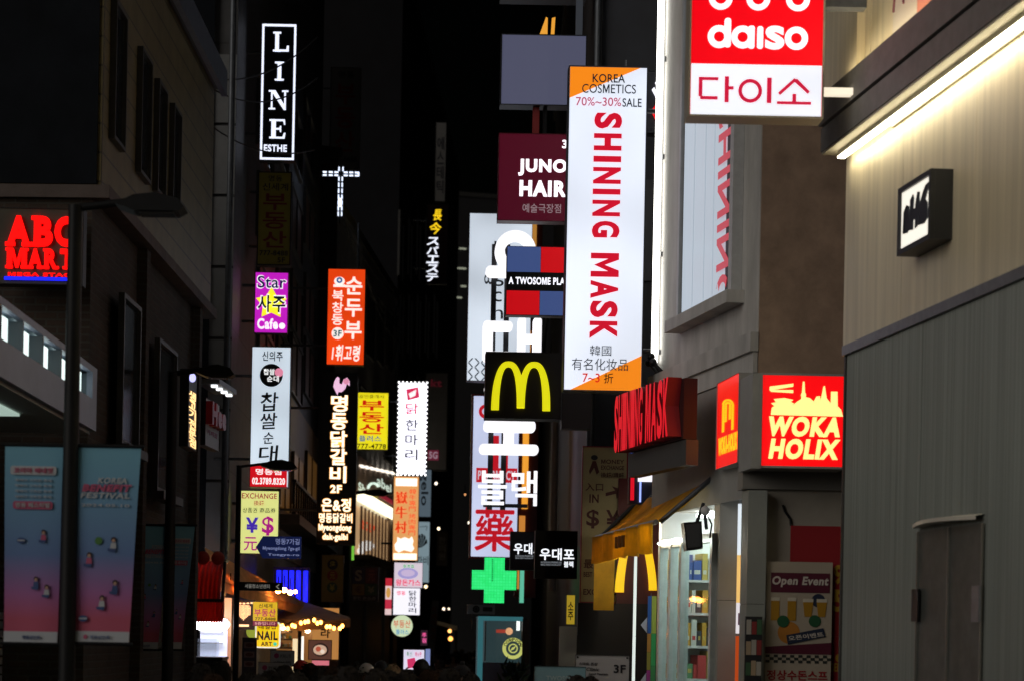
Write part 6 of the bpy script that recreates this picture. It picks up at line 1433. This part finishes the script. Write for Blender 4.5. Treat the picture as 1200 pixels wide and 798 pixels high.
for p0, p1, s_ in (((248, 92, 33.5), (372, 44, 35.7), .25), ((248, 104, 33.5), (372, 92, 35.7), .3), ((250, 150, 33.5), (368, 176, 35.7), .2)):
    a_ = Thing('power_cable', 'thin black cable crossing in front of the black outlined sign', 'cable', p0[:2], p0[2], group='thin cables across the black outlined sign')
    A_, B_ = a_.loc(P(*p0)), a_.loc(P(*p1)); Q_ = [A_.lerp(B_, i / 12) - Vector((0, 0, s_ * 4 * (i / 12) * (1 - i / 12))) for i in range(13)]
    p = a_.part('wire'); p.path(Q_, .012, M('cable_black', (.03, .03, .032), .5), 6); p.done()
# ------------------------------------------------------------------ people in the crowd
SKIN = M('skin', (.48, .30, .22), .5, 0, .08, 30); SKIN_EYE = M('eye_dark', (.02, .015, .012), .3); LIPS = M('lips', (.36, .13, .11), .5)
def skin_mesh(nodes, edges, root, levels=2):
    me = bpy.data.meshes.new('body'); me.from_pydata([n[0] for n in nodes], edges, [])
    o = bpy.data.objects.new('body', me); COL.objects.link(o)
    o.modifiers.new('skin', 'SKIN'); sub = o.modifiers.new('sub', 'SUBSURF'); sub.levels = levels; sub.render_levels = levels
    for i, v in enumerate(me.skin_vertices[0].data):
        r = nodes[i][1]; v.radius = r if isinstance(r, tuple) else (r, r); v.use_root = (i == root)
    dg = bpy.context.evaluated_depsgraph_get(); dg.update()
    m = bpy.data.meshes.new_from_object(o.evaluated_get(dg)); vs = [tuple(v.co) for v in m.vertices]; fs = [tuple(p.vertices) for p in m.polygons]
    bpy.data.objects.remove(o); bpy.data.meshes.remove(me); bpy.data.meshes.remove(m); return vs, fs
def figure(female, step, arm_sw):
    """joints of a 1.70 m walker facing -Y"""
    sw = .165 if female else .19
    N = [((0, 0, .95), (.145, .105)), ((0, 0, 1.12), (.125, .09)), ((0, 0, 1.32), (.15, .10)), ((0, .01, 1.42), (.09, .075)), ((0, .005, 1.475), (.052, .052)), ((0, -.015, 1.53), (.062, .07)), ((0, -.005, 1.60), (.078, .094)), ((0, .005, 1.66), (.066, .082))]
    Eg = [(0, 1), (1, 2), (2, 3), (3, 4), (4, 5), (5, 6), (6, 7)]
    for s in (-1, 1):
        k = len(N); ph = step * s
        N += [((s * .09, 0, .86), .082), ((s * .095, -.10 * ph, .50), .055), ((s * .10, .06 * ph + .02, .10), .038), ((s * .105, .06 * ph - .12, .035), (.036, .026))]
        Eg += [(0, k), (k, k + 1), (k + 1, k + 2), (k + 2, k + 3)]
        k = len(N); a = -arm_sw * s
        N += [((s * sw, .01, 1.39), .052), ((s * (sw + .05), .02 - .08 * a, 1.12), .040), ((s * (sw + .045), -.08 - .16 * a, .90), .030)]
        Eg += [(2, k), (k, k + 1), (k + 1, k + 2)]
    return N, Eg
def hand(mb, wrist, s):
    w = Vector(wrist); mb.ball((w.x, w.y - .02, w.z - .05), .038, SKIN, .45, .95, 1.25)
    for i, (dy, ln) in enumerate(((-.045, .062), (-.022, .075), (.0, .07), (.02, .055))):
        a = Vector((w.x, w.y + dy, w.z - .085)); b = a + Vector((-s * .008, -.004, -ln * .55)); c = b + Vector((-s * .02, -.006, -ln * .42)); mb.tube(a, b, .0095, SKIN, 7, .0085); mb.tube(b, c, .0085, SKIN, 7, .0065); mb.ball(c, .0066, SKIN, nu=7, nv=5)
    a = Vector((w.x, w.y - .05, w.z - .035)); b = a + Vector((-s * .012, -.03, -.035)); c = b + Vector((-s * .012, -.008, -.03)); mb.tube(a, b, .011, SKIN, 7, .0095); mb.tube(b, c, .0095, SKIN, 7, .007); mb.ball(c, .007, SKIN, nu=7, nv=5)
def hair_shell(mb, mat, long_, vol, seed, lift=0):
    rnd = random.Random(seed); vs = []; fs = []; nu, nv = 26, 16; cz = 1.605
    zmin = .30 if long_ else .0
    for j in range(nv + 1):
        th = math.pi * (j / nv) * (.98 if long_ else .80)
        for i in range(nu):
            ph = 2 * math.pi * i / nu
            x, y, z = math.sin(th) * math.sin(ph), math.sin(th) * math.cos(ph), math.cos(th)
            front = max(0, -y)
            limit = .30 if front > .45 else (-.95 if not long_ else -3)     # fringe line in front
            r = 1 + .05 * rnd.uniform(-1, 1) + .075 * math.sin(3 * ph + seed) * math.sin(2.3 * th + seed) + .05 * math.sin(7 * ph + seed * 2) * math.sin(th)
            X, Y, Zz = x * .092 * vol * r, .008 + y * .112 * vol * r, cz + z * .122 * vol * r
            if front > .35 and z < .28: Zz = max(Zz, cz + .122 * .28); X *= 1.02; Y *= .98
            elif not long_ and z < -.55: Zz = max(Zz, cz - .075)
            elif long_ and z < -.2: Zz = cz + z * .122 * vol - (-.2 - z) * .22; X = x * .098 * vol * (1 + .25 * (-.2 - z)) * r if abs(x) > .02 else X; X = math.copysign(max(abs(X), .055 if y > 0 else .085), X if X else 1); Y = max(Y, .012) if front > .1 else Y + .03
            vs.append((X, Y, Zz + lift))
    for j in range(nv):
        for i in range(nu): fs.append((j * nu + i, (j + 1) * nu + i, (j + 1) * nu + (i + 1) % nu, j * nu + (i + 1) % nu))
    mb.raw(vs, fs, mat, True)
    for _ in range(26):
        ph = rnd.uniform(0, 6.28); th = rnd.uniform(.25, 1.5); d = Vector((math.sin(th) * math.sin(ph), math.sin(th) * math.cos(ph), math.cos(th)))
        if d.y < -.4 and d.z < .4: continue
        a = Vector((d.x * .092, .008 + d.y * .112, 1.605 + d.z * .122 + lift)) * 1.0; t_ = Vector((rnd.uniform(-1, 1), rnd.uniform(-1, 1), rnd.uniform(-1.2, .3))).normalized()
        b = a + d * rnd.uniform(.008, .02) + t_ * .02; c = b + t_ * rnd.uniform(.015, .035) - d * .006
        mb.tube(a, b, .011, mat, 6, .008); mb.tube(b, c, .008, mat, 6, .002)
def make_person(female, coat, trousers, hair, long_, cap=None, scarf=None, step=1, arm_sw=1, hood=False):
    t = Thing('person', None, 'person', (480, 745), 20, ground=True); t.o = Vector((0, 0, 0)); t.e.location = (0, 0, 0)
    N, Eg = figure(female, step, arm_sw); vs, fs = skin_mesh(N, Eg, 0)
    b = t.part('body'); b.raw(vs, fs, SKIN, True)
    for s in (-1, 1):
        w = [n for n in N if abs(n[0][2] - .90) < .01 and n[0][0] * s > .1][0][0]; hand(b, w, s)
        b.ball((s * .083, .012, 1.595), .022, SKIN, .45, .8, 1.3); b.ball((s * .032, -.088, 1.612), .0115, SKIN_EYE, 1.2, .7, .75)
    b.ball((0, -.103, 1.585), .014, SKIN, .8, 1.1, 1.5); b.ball((0, -.088, 1.548), .018, LIPS, 1.2, .45, .38); b.done()
    # clothes follow the same skeleton a little wider
    CN = [(p, tuple(q + .03 for q in (r if isinstance(r, tuple) else (r, r)))) for p, r in N[:4]]; CN[3] = (CN[3][0], (.085, .085)); low = .62 if female else .82
    CN.append(((0, 0, low), (.20, .16) if female else (.17, .13))); CE = [(0, 1), (1, 2), (2, 3), (0, 4)]
    ki = [i for i, n in enumerate(N) if abs(n[0][2] - 1.39) < .001]
    for i in ki:
        k = len(CN); CN += [(N[i][0], .075), (N[i + 1][0], .062), (tuple(Vector(N[i + 1][0]).lerp(Vector(N[i + 2][0]), .93)), .05)]; CE += [(2, k), (k, k + 1), (k + 1, k + 2)]
    vs, fs = skin_mesh(CN, CE, 0); c = t.part('coat'); c.raw(vs, fs, coat, True); c.tube((0, .01, 1.40), (0, .004, 1.475), .085, coat, 14, .066); c.done()
    TN = [((0, 0, .93), (.16, .12))]; TE = []
    li = [i for i, n in enumerate(N) if abs(n[0][2] - .86) < .001]
    for i in li: k = len(TN); TN += [(N[i][0], .10), (N[i + 1][0], .075), (N[i + 2][0], .06)]; TE += [(0, k), (k, k + 1), (k + 1, k + 2)]
    vs, fs = skin_mesh(TN, TE, 0); c = t.part('trousers'); c.raw(vs, fs, trousers, True); c.done()
    c = t.part('shoe')
    for i in li:
        f = N[i + 2][0]; c.ball((f[0], f[1] - .07, .045), .05, BLACK, .95, 2.6, .9)
    c.done()
    h = t.part('hair'); hair_shell(h, hair, long_, 1.06 if long_ else 1.03, hash((female, long_, step)) % 99); h.done()
    if cap:
        c = t.part('cap'); vs = []; fs = []; nu = 20
        for j in range(7):
            th = math.pi / 2 * j / 6
            for i in range(nu): ph = 2 * math.pi * i / nu; vs.append((math.sin(th) * math.sin(ph) * .104, .006 + math.sin(th) * math.cos(ph) * .125, 1.632 + math.cos(th) * .12))
        fs = [(j * nu + i, (j + 1) * nu + i, (j + 1) * nu + (i + 1) % nu, j * nu + (i + 1) % nu) for j in range(6) for i in range(nu)]; c.raw(vs, fs, cap, True)
        if cap.name != 'beanie': c.bx(-.075, .075, -.21, -.10, 1.632, 1.642, cap)
        else: c.ball((0, .006, 1.765), .03, cap)
        c.done()
    if scarf: c = t.part('scarf'); c.tube((0, .008, 1.44), (0, .0, 1.51), .092, scarf, 16, .078); c.done()
    return t.e
def copy_person(e):
    c = e.copy(); COL.objects.link(c)
    for ch in e.children: d = ch.copy(); COL.objects.link(d); d.parent = c
    return c
blk = M('cloth_black', (.018, .018, .02), .8, 0, .3, 20); nvy = M('cloth_navy', (.02, .03, .06), .8, 0, .2, 20); gry = M('cloth_grey', (.14, .14, .15), .8, 0, .2, 20); bei = M('cloth_beige', (.32, .25, .17), .8, 0, .15, 20); grn = M('cloth_olive', (.06, .07, .035), .8, 0, .2, 20); brn = M('cloth_brown', (.10, .055, .03), .8); wht = M('cloth_white', (.55, .55, .55), .8); jean = M('denim', (.05, .075, .13), .8, 0, .2, 30); redc = M('cloth_red', (.30, .02, .02), .8)
hb_, hbr, hbl = M('hair_black', (.024, .020, .018), .85, 0, .4, 60, .9, (1, 1, .12), .15), M('hair_brown', (.035, .018, .010), .85, 0, .4, 60, .9, (1, 1, .12), .15), M('hair_fair', (.30, .21, .12), .8, 0, .3, 60, .9, (1, 1, .12), .2)
variants = {
 'short_black': make_person(False, blk, jean, hb_, False), 'short_navy': make_person(False, nvy, blk, hb_, False, step=-1, arm_sw=.6),
 'long_black': make_person(True, blk, blk, hb_, True), 'long_brown': make_person(True, bei, jean, hbr, True, step=-1), 'short_grey': make_person(False, gry, blk, hbr, False, arm_sw=.5),
 'olive': make_person(False, grn, jean, hb_, False, step=-1), 'white_cap': make_person(False, gry, jean, hb_, False, cap=M('cap_white', (.6, .58, .55), .7)), 'black_cap': make_person(False, blk, blk, hb_, False, cap=M('cap_black', (.015, .015, .017), .7), step=-1),
 'fair': make_person(True, gry, jean, hbl, False, step=1), 'red_cap': make_person(False, nvy, jean, hb_, False, cap=M('cap_red', (.5, .02, .02), .6)), 'white_coat': make_person(True, wht, jean, hb_, True, step=1), 'beanie': make_person(False, brn, jean, hbr, False, cap=M('beanie', (.02, .02, .024), .9))}
used = set()
# (variant, photo column, row of the crown, distance, turn) ; turn 0 faces the viewer, 180 walks away
crowd = [
 ('short_black', 236, 776, 18.5, 180, 'person with short black hair walking below the white food stall'),
 ('long_black', 261, 774, 20.5, 160, 'person with long black hair beneath the heart of bulbs board'),
 ('short_navy', 290, 786, 19.5, 185, 'person with short black hair in front of the dark menu stand'),
 ('short_black', 317, 784, 18.2, 175, 'person with short black hair just below the white notice boards'),
 ('long_black', 334, 779, 18.8, 180, 'person with long black hair under the edge of the larger white notice board'),
 ('red_cap', 353, 774, 27, 20, 'person in a red cap below the string of amber bulbs'),
 ('short_grey', 363, 776, 24, 195, 'person with brown hair under the bowl picture'),
 ('olive', 376, 782, 20, 180, 'person in an olive jacket in front of the bowl picture'),
 ('long_brown', 391, 781, 19.4, 170, 'person with long brown hair in a beige coat under the amber board'),
 ('short_black', 408, 779, 17.2, 180, 'person with broad dark head of hair, biggest head in the middle of the crowd'),
 ('short_navy', 418, 775, 27, 190, 'person with short black hair seen in front of the grey shutter'),
 ('white_cap', 430, 778, 25, 25, 'person in a white cap walking towards the viewer'),
 ('long_brown', 421, 790, 22, 15, 'person with long brown hair whose face shows beside the white cap'),
 ('black_cap', 447, 775, 27, 200, 'person in a black cap walking away in front of the shutters'),
 ('long_black', 441, 783, 17.6, 180, 'person with long black hair close in front of the shutters'),
 ('short_black', 455, 784, 18.0, 172, 'person with short black hair left of the fair haired one'.replace('left of', 'beside')),
 ('fair', 460, 778, 23, 190, 'person with fair hair standing before the menu screen'),
 ('short_navy', 476, 784, 17.8, 180, 'person with short black hair right below the menu screen'.replace('right below', 'directly below')),
 ('black_cap', 494, 773, 26, 185, 'person in a black cap outlined against the menu screen'),
 ('long_brown', 500, 785, 21, 200, 'person with long brown hair below the slim blue light panel'),
 ('short_grey', 513, 784, 19.5, 178, 'person with brown hair in a grey jacket below the feather flag'),
 ('short_black', 527, 782, 18.4, 180, 'person with short black hair in front of the dark street end'),
 ('beanie', 542, 780, 23, 30, 'person in a dark beanie facing the viewer near the teal kiosk'),
 ('white_coat', 543, 774, 34, 170, 'person in a white coat farther down the street'),
 ('long_black', 552, 788, 20, 185, 'person with long black hair beside the teal kiosk'),
 ('short_black', 516, 772, 38, 180, 'person with black hair midway down the dark street'),
 ('short_navy', 524, 768, 46, 180, 'person in navy midway down the dark street'),
 ('white_coat', 531, 765, 52, 10, 'person in a pale coat midway down the dark street'),
 ('long_black', 538, 764, 56, 180, 'person in black among the far walkers'),
 ('short_grey', 545, 765, 50, 190, 'person in grey among the far walkers'),
 ('olive', 550, 763, 60, 0, 'person in olive among the far walkers'),
 ('long_brown', 534, 761, 68, 180, 'person in beige among the farthest walkers'),
 ('short_black', 541, 760, 72, 180, 'person in black among the farthest walkers'),
 ('short_black', 512, 766, 44, 175, 'person in black passing the feather flag'),
 ('white_coat', 520, 763, 62, 180, 'person in white beyond the feather flag'),
 ('short_navy', 556, 762, 66, 180, 'person in navy next to the kiosk frame, far off'),
 ('short_black', 676, 790, 18.2, 180, 'person with dark hair in front of the light blue board'),
 ('long_black', 692, 792, 18.8, 190, 'person with long dark hair in front of the grey number board'),
 ('short_grey', 250, 788, 17.0, 180, 'person with brown hair low beside the heart board'),
 ('long_black', 304, 790, 16.8, 180, 'person with long dark hair low before the notice boards'),
 ('olive', 349, 787, 17.2, 175, 'person in an olive jacket low before the string lights'),
 ('short_black', 386, 790, 16.6, 182, 'person with black hair low before the amber board'),
]
for v, px, py, D, turn, lbl in crowd:
    e = variants[v]
    if v in used: e = copy_person(e)
    used.add(v)
    top = P(px, py, D); s = max(.86, min(1.1, top.z / 1.735))
    e.location = (top.x, D, 0); e.scale = (s, s, s); e.rotation_euler = (0, 0, R(turn))
    e['label'] = lbl; e['category'] = 'person'; e['group'] = 'people walking in the crowded street'
